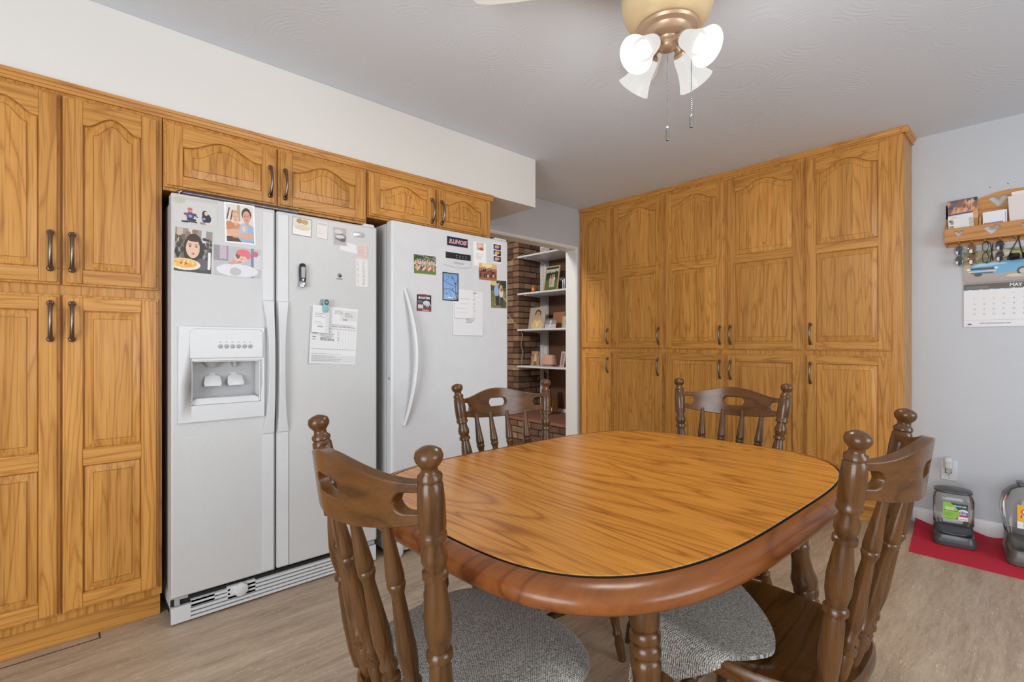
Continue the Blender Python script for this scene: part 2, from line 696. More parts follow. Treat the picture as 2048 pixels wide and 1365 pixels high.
# ------------------------------------------------------------------ flat prints
class Pic:
    def __init__(s, nx, ny, bg):
        if nx * ny > 300:
            nx, ny = int(nx * 1.9), int(ny * 1.9)
        s.nx, s.ny = nx, ny
        s.a = np.ones((ny, nx, 3)) * np.array(bg, float)
        s.X, s.Y = np.meshgrid((np.arange(nx) + 0.5) / nx, (np.arange(ny) + 0.5) / ny)

    def fill(s, m, c, al=1.0):
        s.a[m] = s.a[m] * (1 - al) + np.array(c, float) * al
        return s

    def rect(s, x0, y0, x1, y1, c, al=1.0):
        return s.fill((s.X >= x0) & (s.X <= x1) & (s.Y >= y0) & (s.Y <= y1), c, al)

    def ell(s, cx, cy, rx, ry, c, al=1.0, rot=0.0):
        dx, dy = s.X - cx, s.Y - cy
        x, y = dx * math.cos(rot) + dy * math.sin(rot), -dx * math.sin(rot) + dy * math.cos(rot)
        return s.fill((x / rx) ** 2 + (y / ry) ** 2 <= 1, c, al)

    def poly(s, pts, c, al=1.0):
        m = np.zeros(s.X.shape, bool)
        n = len(pts)
        for i in range(n):
            x0, y0 = pts[i]
            x1, y1 = pts[(i + 1) % n]
            if y0 == y1:
                continue
            cr = ((s.Y >= min(y0, y1)) & (s.Y < max(y0, y1)) & (s.X < x0 + (s.Y - y0) * (x1 - x0) / (y1 - y0)))
            m ^= cr
        return s.fill(m, c, al)

    def line(s, x0, y0, x1, y1, w, c, al=1.0):
        w = max(w, 0.6 / s.ny)
        dx, dy = x1 - x0, y1 - y0
        L = max(math.hypot(dx, dy), 1e-6)
        t = np.clip(((s.X - x0) * dx + (s.Y - y0) * dy) / L ** 2, 0, 1)
        d = np.hypot(s.X - x0 - t * dx, s.Y - y0 - t * dy)
        return s.fill(d <= w, c, al)

    def grad(s, y0, y1, c0, c1):
        m = (s.Y >= y0) & (s.Y <= y1)
        t = ((s.Y - y0) / (y1 - y0))[..., None]
        g = np.array(c0) * (1 - t) + np.array(c1) * t
        s.a[m] = g[m]
        return s

    def speckle(s, x0, y0, x1, y1, amp):
        m = (s.X >= x0) & (s.X <= x1) & (s.Y >= y0) & (s.Y <= y1)
        s.a[m] += (RNG.random((int(m.sum()), 1)) - 0.5) * 1.3 * amp
        return s

    def blobs(s, n, x0, y0, x1, y1, r0, r1, cols, al=1.0):
        for _ in range(n):
            c = cols[int(RNG.integers(len(cols)))]
            s.ell(x0 + (x1 - x0) * RNG.random(), y0 + (y1 - y0) * RNG.random(), r0 + (r1 - r0) * RNG.random(), r0 + (r1 - r0) * RNG.random(), c, al)
        return s

    def text_lines(s, x0, x1, ys, c=(120, 120, 124), w=0.006, al=0.8):
        for y in ys:
            x = x0
            end = x0 + (x1 - x0) * (0.55 + 0.45 * RNG.random())
            while x < end:
                k = 0.02 + 0.05 * RNG.random()
                s.line(x, y, min(x + k, end), y, w, c, al)
                x += k + 0.015
        return s

    def border(s, b, c=(240, 240, 238)):
        a = s.nx / s.ny
        s.rect(0, 0, b, 1, c).rect(1 - b, 0, 1, 1, c).rect(0, 0, 1, b * a, c).rect(0, 1 - b * a, 1, 1, c)
        return s


def print_mesh(name, w, h, pic, thick=0.0007, curl=None, back=None):
    """a sheet in the x,z plane, centred, printed side to -y"""
    nx, ny = pic.nx, pic.ny
    cf = curl or (lambda u, v: 0.0)
    vs = [((i / nx - 0.5) * w, -thick - cf(i / nx, j / ny), (j / ny - 0.5) * h) for j in range(ny + 1) for i in range(nx + 1)]
    fs = [(j * (nx + 1) + i, j * (nx + 1) + i + 1, (j + 1) * (nx + 1) + i + 1, (j + 1) * (nx + 1) + i) for j in range(ny) for i in range(nx)]
    ring = [i for i in range(nx + 1)] + [j * (nx + 1) + nx for j in range(1, ny + 1)] + \
           [ny * (nx + 1) + i for i in range(nx - 1, -1, -1)] + [j * (nx + 1) for j in range(ny - 1, 0, -1)]
    o = len(vs)
    vs += [(vs[i][0], vs[i][1] + thick, vs[i][2]) for i in ring]
    n = len(ring)
    mats = [0] * len(fs)
    for k in range(n):
        k2 = (k + 1) % n
        fs.append((ring[k], o + k, o + k2, ring[k2]))
        mats.append(1)
    if curl:
        o2 = len(vs)
        q = (nx + 1) * (ny + 1)
        vs += [(x, y + thick, z) for x, y, z in vs[:q]]
        for j in range(ny):
            for i in range(nx):
                k = o2 + j * (nx + 1) + i
                fs.append((k, k + nx + 1, k + nx + 2, k + 1))
                mats.append(1)
    else:
        fs.append(tuple(range(o + n - 1, o - 1, -1)))
        mats.append(1)
    me = bpy.data.meshes.new(name)
    me.from_pydata(vs, [], fs)
    me.materials.append(m_print)
    me.materials.append(back or m_paper)
    me.polygons.foreach_set('material_index', mats)
    ca = me.color_attributes.new('ink', 'FLOAT_COLOR', 'CORNER')
    a = np.clip(pic.a / 255, 0, 1)
    a = np.where(a <= 0.04045, a / 12.92, ((a + 0.055) / 1.055) ** 2.4).reshape(-1, 3)
    full = np.ones((len(me.loops), 4), np.float32)
    full[:4 * nx * ny, :3] = np.repeat(a, 4, axis=0)
    ca.data.foreach_set('color', full.ravel())
    me.update()
    return me


def person(p, cx, cy, s, hair=(48, 34, 28), skin=(222, 176, 148), shirt=(90, 90, 120), long_hair=False, face=True):
    """head and shoulders printed on a photo; s = head half-height"""
    if long_hair:
        p.ell(cx, cy - 0.55 * s, 1.05 * s, 1.9 * s, hair)
    p.ell(cx, cy - 2.6 * s, 1.9 * s, 1.5 * s, shirt)
    p.rect(cx - 0.35 * s, cy - 1.6 * s, cx + 0.35 * s, cy - 0.6 * s, skin)
    p.ell(cx, cy + 0.25 * s, 0.95 * s, 1.0 * s, hair)
    p.ell(cx, cy - 0.15 * s, 0.74 * s, 0.95 * s, skin)
    if face:
        for q in (-0.3, 0.3):
            p.ell(cx + q * s, cy, 0.12 * s, 0.07 * s, (60, 40, 36))
            p.line(cx + (q - 0.14) * s, cy + 0.2 * s, cx + (q + 0.14) * s, cy + 0.2 * s, 0.04 * s, hair)
        p.line(cx, cy - 0.05 * s, cx + 0.05 * s, cy - 0.32 * s, 0.05 * s, tuple(int(k * 0.88) for k in skin))
        p.ell(cx, cy - 0.58 * s, 0.24 * s, 0.08 * s, (184, 96, 92))
# ------------------------------------------------------------------ room shell
XL, YB, ZC = -3.05, 3.95, 2.405          # left wall, back wall, ceiling
XR, YF = 2.62, -2.65                      # right wall and the wall behind the camera
FX = -2.425                               # face frames of the left cabinets (doors stand 20 mm proud)
PY = 3.68                                 # face frame of the pantry

struct(obj('floor', MB().box(-6.2, XR + 0.1, YF - 0.1, 5.2, -0.06, 0.0), m_floor, smooth=0), 'grey-brown streaked vinyl floor')
_fl = bpy.data.objects['floor']
seam = MB().box(-2.430, -2.425, -0.6, 0.098, 0.0, 0.0008).box(-2.477, -2.425, 0.098, 0.103, 0.0, 0.0008)
obj('floor_seam', seam, m_seam, _fl, smooth=0)
struct(obj('ceiling', MB().box(XL - 0.12, XR + 0.1, YF - 0.1, YB + 0.1, ZC, ZC + 0.08), m_ceil, smooth=0), 'grey white swirl-textured ceiling')
OY0, OY1, OZ = 2.25, 3.622, 2.022        # doorway in the left wall
w = MB().box(XL - 0.12, XL, YF, OY0, 0, ZC).box(XL - 0.12, XL, OY1, YB, 0, ZC).box(XL - 0.12, XL, OY0, OY1, OZ, ZC)
struct(obj('wall_left', w, m_wall, smooth=0), 'blue-grey painted wall with a wide doorway')
struct(obj('wall_back', MB().box(XL - 0.12, XR, YB, YB + 0.1, 0, ZC), m_wall, smooth=0), 'blue-grey painted wall with orange-peel texture')
w = MB().box(XR, XR + 0.1, YF, YB, 0, 0.75).box(XR, XR + 0.1, YF, YB, 2.15, ZC).box(XR, XR + 0.1, YF, 0.6, 0.75, 2.15).box(XR, XR + 0.1, 2.5, YB, 0.75, 2.15)
struct(obj('wall_right', w, m_wall, smooth=0), 'blue-grey wall with a wide window, beside the camera')
w = MB().box(XL, -0.65, YF - 0.1, YF, 0, ZC).box(1.55, XR, YF - 0.1, YF, 0, ZC).box(-0.65, 1.55, YF - 0.1, YF, 2.15, ZC).box(-0.65, 1.55, YF - 0.1, YF, 0, 0.12)  # gap in this unseen wall is added for the rear fill light
struct(obj('wall_front', w, m_wall, smooth=0), 'blue-grey wall with an opening added for fill light, behind the camera')
struct(obj('trim_1', MB().box(XL, -2.418, YF, 2.437, 2.07, ZC), m_soffit, bevel=0.002, smooth=0), 'cream soffit box over the fridge cabinets')
# doorway lining and its narrow casing
c = MB().box(XL - 0.125, XL + 0.004, OY1 - 0.004, OY1 + 0.003, 0, OZ).box(XL - 0.125, XL + 0.004, OY0, OY1, OZ - 0.005, OZ + 0.003)
c.box(XL, XL + 0.012, OY1 + 0.001, OY1 + 0.022, 0, OZ + 0.022).box(XL, XL + 0.012, OY0 - 0.02, OY1 + 0.001, OZ + 0.001, OZ + 0.022)
c.box(XL - 0.125, XL + 0.004, OY0 - 0.003, OY0 + 0.004, 0, OZ)
struct(obj('trim_2', c, m_trim, bevel=0.0015, smooth=0), 'white painted lining and casing of the doorway')
bb = MB().prism([(0, 0), (0.012, 0), (0.012, 0.075), (0.008, 0.088), (0, 0.09)], -0.57, XR - 0.01,
                M=Matrix(((0, 1, 0, 0), (-1, 0, 0, YB), (0, 0, 1, 0), (0, 0, 0, 1))))
struct(obj('baseboard_back', bb, m_trim, smooth=30), 'white baseboard behind the pet feeders')
# sunken plastic-plugged nail holes left in the wall
for u, v in ((1980, 375), (2016, 367)):
    p = ony(u, v, YB)
    obj('nail_hole', MB().lathe([(0.003, 0), (0.003, 0.0006)], 8, Matrix.Translation((p[0], YB - 0.0006, p[2])) @ Matrix.Rotation(PI / 2, 4, 'X') @ Matrix.Translation((0, 0, -0.0006))),
        m_dark, bpy.data.objects['wall_back'])


# ------------------------------------------------------------------ cabinets
def bell(t):
    t = min(max((t - 0.06) / 0.88, 0.0), 1.0)
    return (0.5 - 0.5 * math.cos(2 * PI * t)) ** 0.8


def pull_mesh(length=0.128):
    b = MB()
    n = 14
    pts, rad = [], []
    for i in range(n + 1):
        t = i / n
        z = (t - 0.5) * length
        pts.append((0, -0.004 - 0.027 * math.sin(PI * t) ** 0.6, z))
        rad.append(0.0074 - 0.0016 * math.sin(PI * t))
    b.tube(pts, rad, 12)
    for z in (-length / 2, length / 2):
        b.lathe([(0.0100, 0), (0.0110, 0.002), (0.0100, 0.007), (0.0065, 0.010)], 12, Matrix.Translation((0, 0, z)) @ Matrix.Rotation(PI / 2, 4, 'X'))
    return b.mesh('handle', m_handle, 50)


PULL = pull_mesh()


def cab_door(parent, x0, z0, w, h, panels, sw, handle, tilt=0.0):
    """door in the plane y<=0 of the cabinet: frame of stiles and rails, raised panels, pull"""
    N = 33
    e = 0.008
    pz0, pz1 = panels[0][0], panels[-1][1]
    b = MB().box(0, w, -0.0120, -0.0008, 0, pz0, 0).box(0, w, -0.0120, -0.0008, pz1, h, 0).box(0, sw, -0.0120, -0.0008, pz0, pz1, 0).box(w - sw, w, -0.0120, -0.0008, pz0, pz1, 0).box(sw, w - sw, -0.005, -0.0008, pz0, pz1, 0)
    b.box(e, sw, -0.020, -0.012, e, h - e, 0).box(w - sw, w - e, -0.020, -0.012, e, h - e, 0)
    xs = [sw + (w - 2 * sw) * i / (N - 1) for i in range(N)]
    flat = lambda z: [z] * N
    b.strip(xs, flat(e), flat(panels[0][0]), -0.020, -0.012, 1)
    for k, (z_0, z_1, rise) in enumerate(panels):
        top = panels[k + 1][0] if k + 1 < len(panels) else h - e
        curve = [z_1 - rise + rise * bell(i / (N - 1)) for i in range(N)]
        b.strip(xs, curve, flat(top), -0.020, -0.005, 1)
    d = obj('door', b, [oak_z, oak_x], parent, (x0, 0, z0), bevel=0.0022, smooth=30)
    if tilt:
        d.rotation_euler = (0, 0, tilt)
    for z_0, z_1, rise in panels:
        p = MB()
        loops = []
        bev = min(0.034, (w - 2 * sw) * 0.16)
        for ins, dep in ((-0.001, -0.0085), (0.0035, -0.0085), (0.0045, -0.0125), (bev, -0.0175), (bev + 0.0006, -0.0150), (bev + 0.0024, -0.0150), (bev + 0.0030, -0.0188)):
            a0, a1 = sw + ins, w - sw - ins
            lo = [(a0 + (a1 - a0) * i / (N - 1), dep, z_0 + ins) for i in range(N)]
            hi = [(a0 + (a1 - a0) * i / (N - 1), dep, z_1 - rise + rise * bell(i / (N - 1)) - ins) for i in range(N)]
            loops.append((lo, hi))
        vs = []
        for lo, hi in loops:
            vs += lo + hi[::-1]
        fs = []
        m = 2 * N
        for k in range(len(loops) - 1):
            for i in range(m):
                j = (i + 1) % m
                fs.append((k * m + i, k * m + j, (k + 1) * m + j, (k + 1) * m + i))
        o = (len(loops) - 1) * m
        for i in range(N - 1):
            fs.append((o + i, o + i + 1, o + m - 2 - i, o + m - 1 - i))
        p.add(vs, fs)
        obj('panel', p, oak_panel, d, smooth=25)
    if handle:
        link('handle', PULL, d, (handle[0], -0.020, handle[1]))
    return d


def cabinet(name, label, cat, loc, rotz, width, depth, z0, z1, toe=None, group=None, side_mat=None):
    t = thing(name, label, cat, loc, rotz, group)
    obj('carcass', MB().box(0.0005, width - 0.0005, 0.0, depth, z0, z1), oak_z, t, bevel=0.0015, smooth=0)
    if toe:
        obj('toe_kick', MB().box(0.0005, width - 0.0005, toe[0], toe[0] + 0.018, 0.001, z0), oak_x, t, smooth=0)
    return t


LOC = lambda y: (FX, y, 0)
RZ = PI / 2
# tall cabinet left of the fridge (front looks along +x)
Y0 = -0.322
t = cabinet('tall_cabinet', 'tall golden oak cabinet with four doors left of the double-door fridge', 'cabinet', LOC(Y0), RZ, 0.616, 0.615, 0.105, 2.045, (0.052,))
sw = 0.056
for k, (a, b_) in enumerate(((-0.297, -0.010), (-0.004, 0.281))):
    wd = b_ - a
    hx = wd - 0.026 if k == 0 else 0.026
    cab_door(t, a - Y0, 1.332, wd, 0.690, [(0.058, 0.690 - 0.050, 0.046)], sw, (hx, 1.452 - 1.332))
    cab_door(t, a - Y0, 0.136, wd, 1.160, [(0.058, 0.530, 0), (0.592, 1.160 - 0.056, 0)], sw, (hx, 1.199 - 0.136))
# bridge cabinets over the two appliances
t = cabinet('bridge_cabinet', 'golden oak wall cabinet with two arched doors over the double-door fridge', 'cabinet', LOC(0.296), RZ, 0.882, 0.615, 1.745, 2.045)
for a, b_, side in ((0.300, 0.726, 1), (0.735, 1.172, 0)):
    wd = b_ - a
    cab_door(t, a - 0.296, 1.757, wd, 0.265, [(0.052, 0.265 - 0.042, 0.050)], 0.062, ((wd - 0.028) if side else 0.028, 0.105))
t = cabinet('bridge_cabinet', 'golden oak wall cabinet with two arched doors over the single-door freezer', 'cabinet', LOC(1.180), RZ, 0.850, 0.615, 1.787, 2.045)
for a, b_, side in ((1.186, 1.600, 1), (1.612, 2.000, 0)):
    wd = b_ - a
    cab_door(t, a - 1.180, 1.797, wd, 0.225, [(0.045, 0.225 - 0.034, 0.044)], 0.060, ((wd - 0.028) if side else 0.028, 0.090))
prof = [(0, 0), (0, 0.012), (0.010, 0.013), (0.012, 0.022), (0.016, 0.030), (0.026, 0.032), (0.030, 0.042), (-0.006, 0.042)]


def crown(pts_fn, name, L):
    return L


cr = MB()
# profile swept along the left cabinets: x out of the face, z up
poly = [(-0.004, 0.0), (0.009, 0.0), (0.010, 0.011), (0.013, 0.012), (0.016, 0.023), (0.020, 0.024), (0.024, 0.0345), (-0.004, 0.0345)]
MY = Matrix(((1, 0, 0, FX), (0, 1, 0, 0), (0, 0, 1, 2.0345), (0, 0, 0, 1)))
cr.prism(poly, -0.34, 2.045, 0, MY)
struct(obj('trim_3', cr, oak_y, smooth=20), 'oak crown moulding under the cream soffit')

# pantry wall: three units of floor-to-ceiling doors
doors = [(-3.012, -2.674, 1), (-2.647, -2.155, 1), (-2.132, -1.638, 1), (-1.619, -1.111, 0), (-1.090, -0.634, 0)]
units = [(-3.049, -2.1435, (0, 1), 'oak pantry unit beside the doorway, its two doors both with pulls on the right', 0),
         (-2.1435, -1.1005, (2, 3), 'oak pantry unit in the middle, its pulls meeting between two doors', 0),
         (-1.1005, -0.575, (4,), 'oak pantry unit at the right end, one door wide, beside the grey wall', 0)]
for x0, x1, ids, lab, _q in units:
    t = cabinet('pantry_cabinet', lab, 'cabinet', (x0, PY, 0), 0, x1 - x0, YB - PY - 0.002, 0.095, 2.372, (0.036,))
    for i in ids:
        a, b_, side = doors[i]
        wd = b_ - a
        s_ = 0.060
        hx = wd - 0.03 if side else 0.03
        cab_door(t, a - x0, 1.072, wd, 1.278, [(0.058, 0.638, 0), (0.698, 1.278 - 0.052, 0.058)], s_, (hx, 0.11))
        cab_door(t, a - x0, 0.102, wd, 0.940, [(0.058, 0.940 - 0.056, 0)], s_, (hx, 0.940 - 0.120), tilt=(-0.022 if i == 1 else 0.0))
cr = MB()
MX = Matrix(((0, 1, 0, 0), (-1, 0, 0, PY), (0, 0, 1, 2.3695), (0, 0, 0, 1)))
cr.prism(poly, -3.049, -0.551, 0, MX)
MS = Matrix(((1, 0, 0, -0.575), (0, 1, 0, 0), (0, 0, 1, 2.3695), (0, 0, 0, 1)))
cr.prism(poly, PY - 0.024, YB - 0.001, 0, MS)
struct(obj('trim_4', cr, oak_x, smooth=20), 'oak crown moulding along the top of the pantry doors')

# ------------------------------------------------------------------ double-door fridge
FXF = -2.325                                # front plane of its doors
FY0, FYS, FY1 = 0.311, 0.698, 1.188


def front(x):
    """matrix-free helper: local frame with x to the right, front to -y, standing on the plane x"""
    return (x, 0, 0), PI / 2


def door_slab(y0, y1, z0, z1, th, hole=None, bow=0.006):
    """appliance door: x = y-y0, softly bowed face"""
    w = y1 - y0
    xs = sorted(set([w * i / 16 for i in range(17)] + ([hole[0], hole[1]] if hole else [])))
    if hole:
        xs2 = []
        for x in xs:
            xs2.append((x, None))
        cols, mlo, mhi = [], [], []
        zc = (hole[2] + hole[3]) / 2
        for x in xs:
            if abs(x - hole[0]) < 1e-9:
                cols += [x, x]; mlo += [zc, hole[2]]; mhi += [zc, hole[3]]
            elif abs(x - hole[1]) < 1e-9:
                cols += [x, x]; mlo += [hole[2], zc]; mhi += [hole[3], zc]
            else:
                cols.append(x)
                inn = hole[0] < x < hole[1]
                mlo.append(hole[2] if inn else zc); mhi.append(hole[3] if inn else zc)
        b = MB().strip(cols, [z0] * len(cols), [z1] * len(cols), 0, th, mlo=mlo, mhi=mhi)
        return b
    return MB().box(0, w, 0, th, z0, z1)


fr = thing('fridge', 'white side-by-side double-door fridge with ice dispenser, covered in photos', 'fridge', (FXF, FY0, 0), PI / 2)
W = FY1 - FY0
body = MB().box(0.004, 0.024, 0.068, 0.70, 0.02, 1.700).box(W - 0.024, W - 0.004, 0.068, 0.70, 0.02, 1.700)
body.box(0.004, W - 0.004, 0.068, 0.70, 1.680, 1.700).box(0.004, W - 0.004, 0.68, 0.70, 0.02, 1.700).box(0.004, W - 0.004, 0.068, 0.70, 0.02, 0.05)
body.box(0.024, W - 0.024, 0.20, 0.215, 0.05, 1.68)
obj('cabinet_body', body, m_appl_side, fr, bevel=0.003, smooth=0)
obj('gasket', MB().box(0.010, W - 0.010, 0.060, 0.070, 0.115, 1.70).box(0.03, W - 0.03, 0.07, 0.075, 0.115, 1.70), m_grey_plastic, fr, smooth=0)
DZ0, DZ1 = 0.109, 1.715
wl = FYS - 0.003 - FY0
rec = (0.066, 0.324, 0.868, 1.048)
dl = obj('freezer_door', door_slab(FY0, FYS - 0.003, DZ0, DZ1, 0.060, rec), m_fridge, fr, weld=True, bevel=0.010, seg=3)
dr = obj('fridge_door', door_slab(FYS + 0.003, FY1, DZ0, DZ1, 0.060), m_fridge, fr, (FYS + 0.003 - FY0, 0, 0), bevel=0.010, seg=3)


def fridge_handle(door, x0, w, mirror):
    """full-length trim strip whose middle part stands off as the grip"""
    b = MB()
    zs = [0.118, 0.720, 0.724, 0.80, 0.90, 1.02, 1.13, 1.22, 1.306, 1.310, 1.700]
    off = [0.004, 0.004, 0.010, 0.024, 0.032, 0.034, 0.032, 0.024, 0.010, 0.004, 0.004]
    wid = [1, 1, 1, 0.72, 0.58, 0.55, 0.58, 0.72, 1, 1, 1]
    vs, fs = [], []
    for z, o_, k in zip(zs, off, wid):
        a, c_ = (x0 + w * (1 - k), x0 + w) if not mirror else (x0, x0 + w * k)
        vs += [(a, 0.0005, z), (a, -o_, z), (c_, -o_ * 0.9 - 0.0005, z), (c_, 0.0005, z)]
    for i in range(len(zs) - 1):
        for k in range(4):
            fs.append((i * 4 + k, i * 4 + (k + 1) % 4, i * 4 + 4 + (k + 1) % 4, i * 4 + 4 + k))
    fs += [(3, 2, 1, 0), tuple((len(zs) - 1) * 4 + k for k in range(4))]
    b.add(vs, fs)
    return obj('handle', b, m_white, door, bevel=0.003, smooth=30)


fridge_handle(dl, wl - 0.053, 0.046, False)
fridge_handle(dr, 0.004, 0.046, True)
# dispenser
D0, D1 = 0.022, 0.338
f = MB()
xs = [D0, rec[0], rec[0], rec[1], rec[1], D1]
f.strip(xs, [0.800] * 6, [1.189] * 6, -0.012, 0.0005, mlo=[0.95, 0.95, rec[2], rec[2], 0.95, 0.95], mhi=[0.95, 0.95, rec[3], rec[3], 0.95, 0.95])
obj('dispenser_frame', f, m_white, dl, weld=True, bevel=0.003, smooth=30)
i_ = 0.0012
cav = MB().box(rec[0] + i_, rec[1] - i_, 0.112, 0.116, rec[2] + i_, rec[3] - i_).box(rec[0] + i_, rec[0] + 0.005, -0.002, 0.114, rec[2] + i_, rec[3] - i_).box(rec[1] - 0.005, rec[1] - i_, -0.002, 0.114, rec[2] + i_, rec[3] - i_)
cav.box(rec[0] + 0.004, rec[1] - 0.004, -0.002, 0.114, rec[3] - 0.005, rec[3] - i_).box(rec[0] + 0.004, rec[1] - 0.004, -0.002, 0.114, rec[2] + i_, rec[2] + 0.005)
obj('dispenser_recess', cav, m_grey_box, dl, smooth=0)
pan = MB().strip([0.060, 0.075, 0.315, 0.330], [1.058] * 4, [1.170, 1.180, 1.180, 1.170], -0.018, -0.011)
obj('control_panel', pan, m_white, dl, bevel=0.003, smooth=30)
bt = MB()
for k in range(6):
    x = 0.166 + k * 0.0225
    bt.lathe([(0.0085, 0), (0.0085, 0.002), (0.006, 0.003)], 16, Matrix.Translation((x, -0.018, 1.107)) @ Matrix.Rotation(PI / 2, 4, 'X'), 0)
    bt.box(x - 0.003, x + 0.003, -0.0186, -0.018, 1.124, 1.1262, 1)
bt.box(0.148, 0.300, -0.0184, -0.018, 1.131, 1.1318, 2).box(0.148, 0.300, -0.0184, -0.018, 1.090, 1.0908, 2)
obj('button_row', bt, [m_grey_plastic, m_inkgrey, m_whiteink], dl, smooth=30)
for k, x in enumerate((0.150, 0.236)):
    pd = MB()
    pd.loft([(-0.026, 0, 0, 0.030, 0.003, 0.0028), (-0.014, 0, 0.001, 0.033, 0.003, 0.0028), (0.016, 0, 0.006, 0.028, 0.003, 0.0028), (0.024, 0, 0.012, 0.012, 0.003, 0.0028), (0.058, 0, 0.03, 0.010, 0.003, 0.0028)], 4)
    obj('paddle', pd, m_white, dl, (x, 0.038, 0.965), (R(-14), 0, R(6 if k else -6)), smooth=40)
obj('ice_chute', MB().lathe([(0.020, 0), (0.045, 0.030), (0.048, 0.034)], 20, Matrix.Translation((0.150, 0.058, 1.020))).lathe([(0.008, 0), (0.012, 0.03)], 10, Matrix.Translation((0.236, 0.05, 1.020))), m_grey_plastic, dl)
tr = MB().strip([rec[0] + 0.004, rec[0] + 0.02, rec[1] - 0.02, rec[1] - 0.004], [rec[2]] * 4, [0.884, 0.894, 0.894, 0.884], 0.004, 0.108)
obj('drip_tray', tr, m_white, dl, bevel=0.003)
# grille with round filter cap
g = MB()
GZ0, GZ1 = 0.008, 0.098
xs_g = (0.0, 0.066, 0.250, 0.290, 0.795, W)
g.box(0, W, 0.018, 0.024, GZ0, GZ1, 1)
g.box(0.0, 0.066, 0.0, 0.018, GZ0, 0.072).box(W - 0.068, W - 0.006, 0.0, 0.018, GZ0, 0.085)
for k in range(5):
    z = GZ0 + 0.0165 * k
    g.box(0.066, W - 0.068, 0.0, 0.018, z, z + 0.0105)
g.box(0.066, 0.150, 0.0, 0.018, 0.057, 0.085).box(0.196, 0.305, 0.0, 0.018, 0.040, 0.092)
gr = obj('grille', g, [m_white, m_dark], fr, bevel=0.0012, smooth=0)
fc = MB().lathe([(0.026, 0), (0.028, 0.004), (0.026, 0.012), (0.012, 0.017), (0, 0.0172)], 24, Matrix.Translation((0.246, 0.0, 0.070)) @ Matrix.Rotation(PI / 2, 4, 'X'))
fc.loft([(0, 0, 0, 0.036, 0.019, 0.0188), (0.004, 0, 0, 0.034, 0.017, 0.0168)], 8, 0, Matrix.Translation((0.240, 0.0, 0.070)) @ Matrix.Rotation(PI / 2, 4, 'X'))
obj('filter_cap', fc, m_white, gr)
obj('hinge', MB().box(0.012, 0.058, 0.004, 0.04, 0.098, 0.108).box(0.012, 0.03, 0.006, 0.03, 0.075, 0.1), m_grey_plastic, fr, bevel=0.002)
obj('hinge', MB().box(W - 0.060, W - 0.012, 0.004, 0.04, 0.090, 0.108), m_grey_plastic, fr, bevel=0.002)
obj('hinge_cover', MB().strip([W - 0.075, W - 0.065, W - 0.015, W - 0.008], [1.700] * 4, [1.712, 1.728, 1.728, 1.712], 0.008, 0.12), m_white, fr, bevel=0.004)
# oval badge at the top right of the door
em = MB().loft([(0, 0, 0, 0.031, 0.0125, 0.0124), (0.002, 0, 0, 0.031, 0.0125, 0.0124), (0.0032, 0, 0, 0.028, 0.010, 0.0099)], 8, 0, Matrix.Rotation(PI / 2, 4, 'X'))
bx = onx(717, 470, FXF)
bd = obj('emblem', em, m_badge, dr, (bx[1] - FYS - 0.003, 0.0, bx[2]))

# ------------------------------------------------------------------ single-door freezer
GXF = -2.27
GY0, GY1 = 1.240, 2.044
WG = GY1 - GY0
fz = thing('upright_freezer', 'white single-door upright freezer with curved handle beside the doorway', 'freezer', (GXF, GY0, 0), PI / 2)
obj('cabinet_body', MB().box(0.004, WG - 0.004, 0.072, 0.755, 0.03, 1.748), m_appl_side, fz, bevel=0.004, smooth=0)
obj('gasket', MB().box(0.010, WG - 0.010, 0.060, 0.073, 0.10, 1.74), m_grey_plastic, fz, smooth=0)
gd = obj('freezer_door', MB().box(0, WG, 0, 0.060, 0.095, 1.756), m_white, fz, bevel=0.010, seg=3)
n = 20
hp, hr = [], []
for i in range(n + 1):
    t_ = i / n
    hp.append((0.072 + 0.048 * math.sin(PI * t_), -0.004 - 0.042 * math.sin(PI * t_) ** 0.8, 0.690 + 0.715 * t_))
    hr.append(0.010 + 0.006 * math.sin(PI * t_))
obj('handle', MB().tube(hp, hr, 14, flat=0.7), m_white, gd)
obj('door_lock', MB().lathe([(0.006, 0), (0.006, 0.003), (0.003, 0.004)], 12, Matrix.Translation((-0.001, 0.02, 0.938)) @ Matrix.Rotation(-PI / 2, 4, 'Y')), m_chrome, gd)
base = MB().box(0.06, WG - 0.06, 0.03, 0.05, 0.022, 0.092, 0)
for k in range(3):
    base.box(0.10, WG - 0.1, 0.0285, 0.031, 0.036 + 0.016 * k, 0.042 + 0.016 * k, 1)
base.box(0.065, 0.075, 0.028, 0.031, 0.06, 0.072, 1)
obj('base_grille', base, [m_white, m_dark], fz, smooth=0)
for x in (0.0, WG - 0.075):
    obj('foot_cover', MB().loft([(0.004, x + 0.036, 0.04, 0.030, 0.035, 0.012), (0.02, x + 0.036, 0.038, 0.036, 0.040, 0.012), (0.085, x + 0.036, 0.038, 0.036, 0.040, 0.010)], 5), m_white, fz)
obj('hinge_cover', MB().box(WG - 0.10, WG - 0.008, 0.006, 0.07, 1.756, 1.766), m_white, fz, bevel=0.003)


def on_freezer(u, v):
    p = onx(u, v, GXF)
    return p[1] - GY0, p[2]


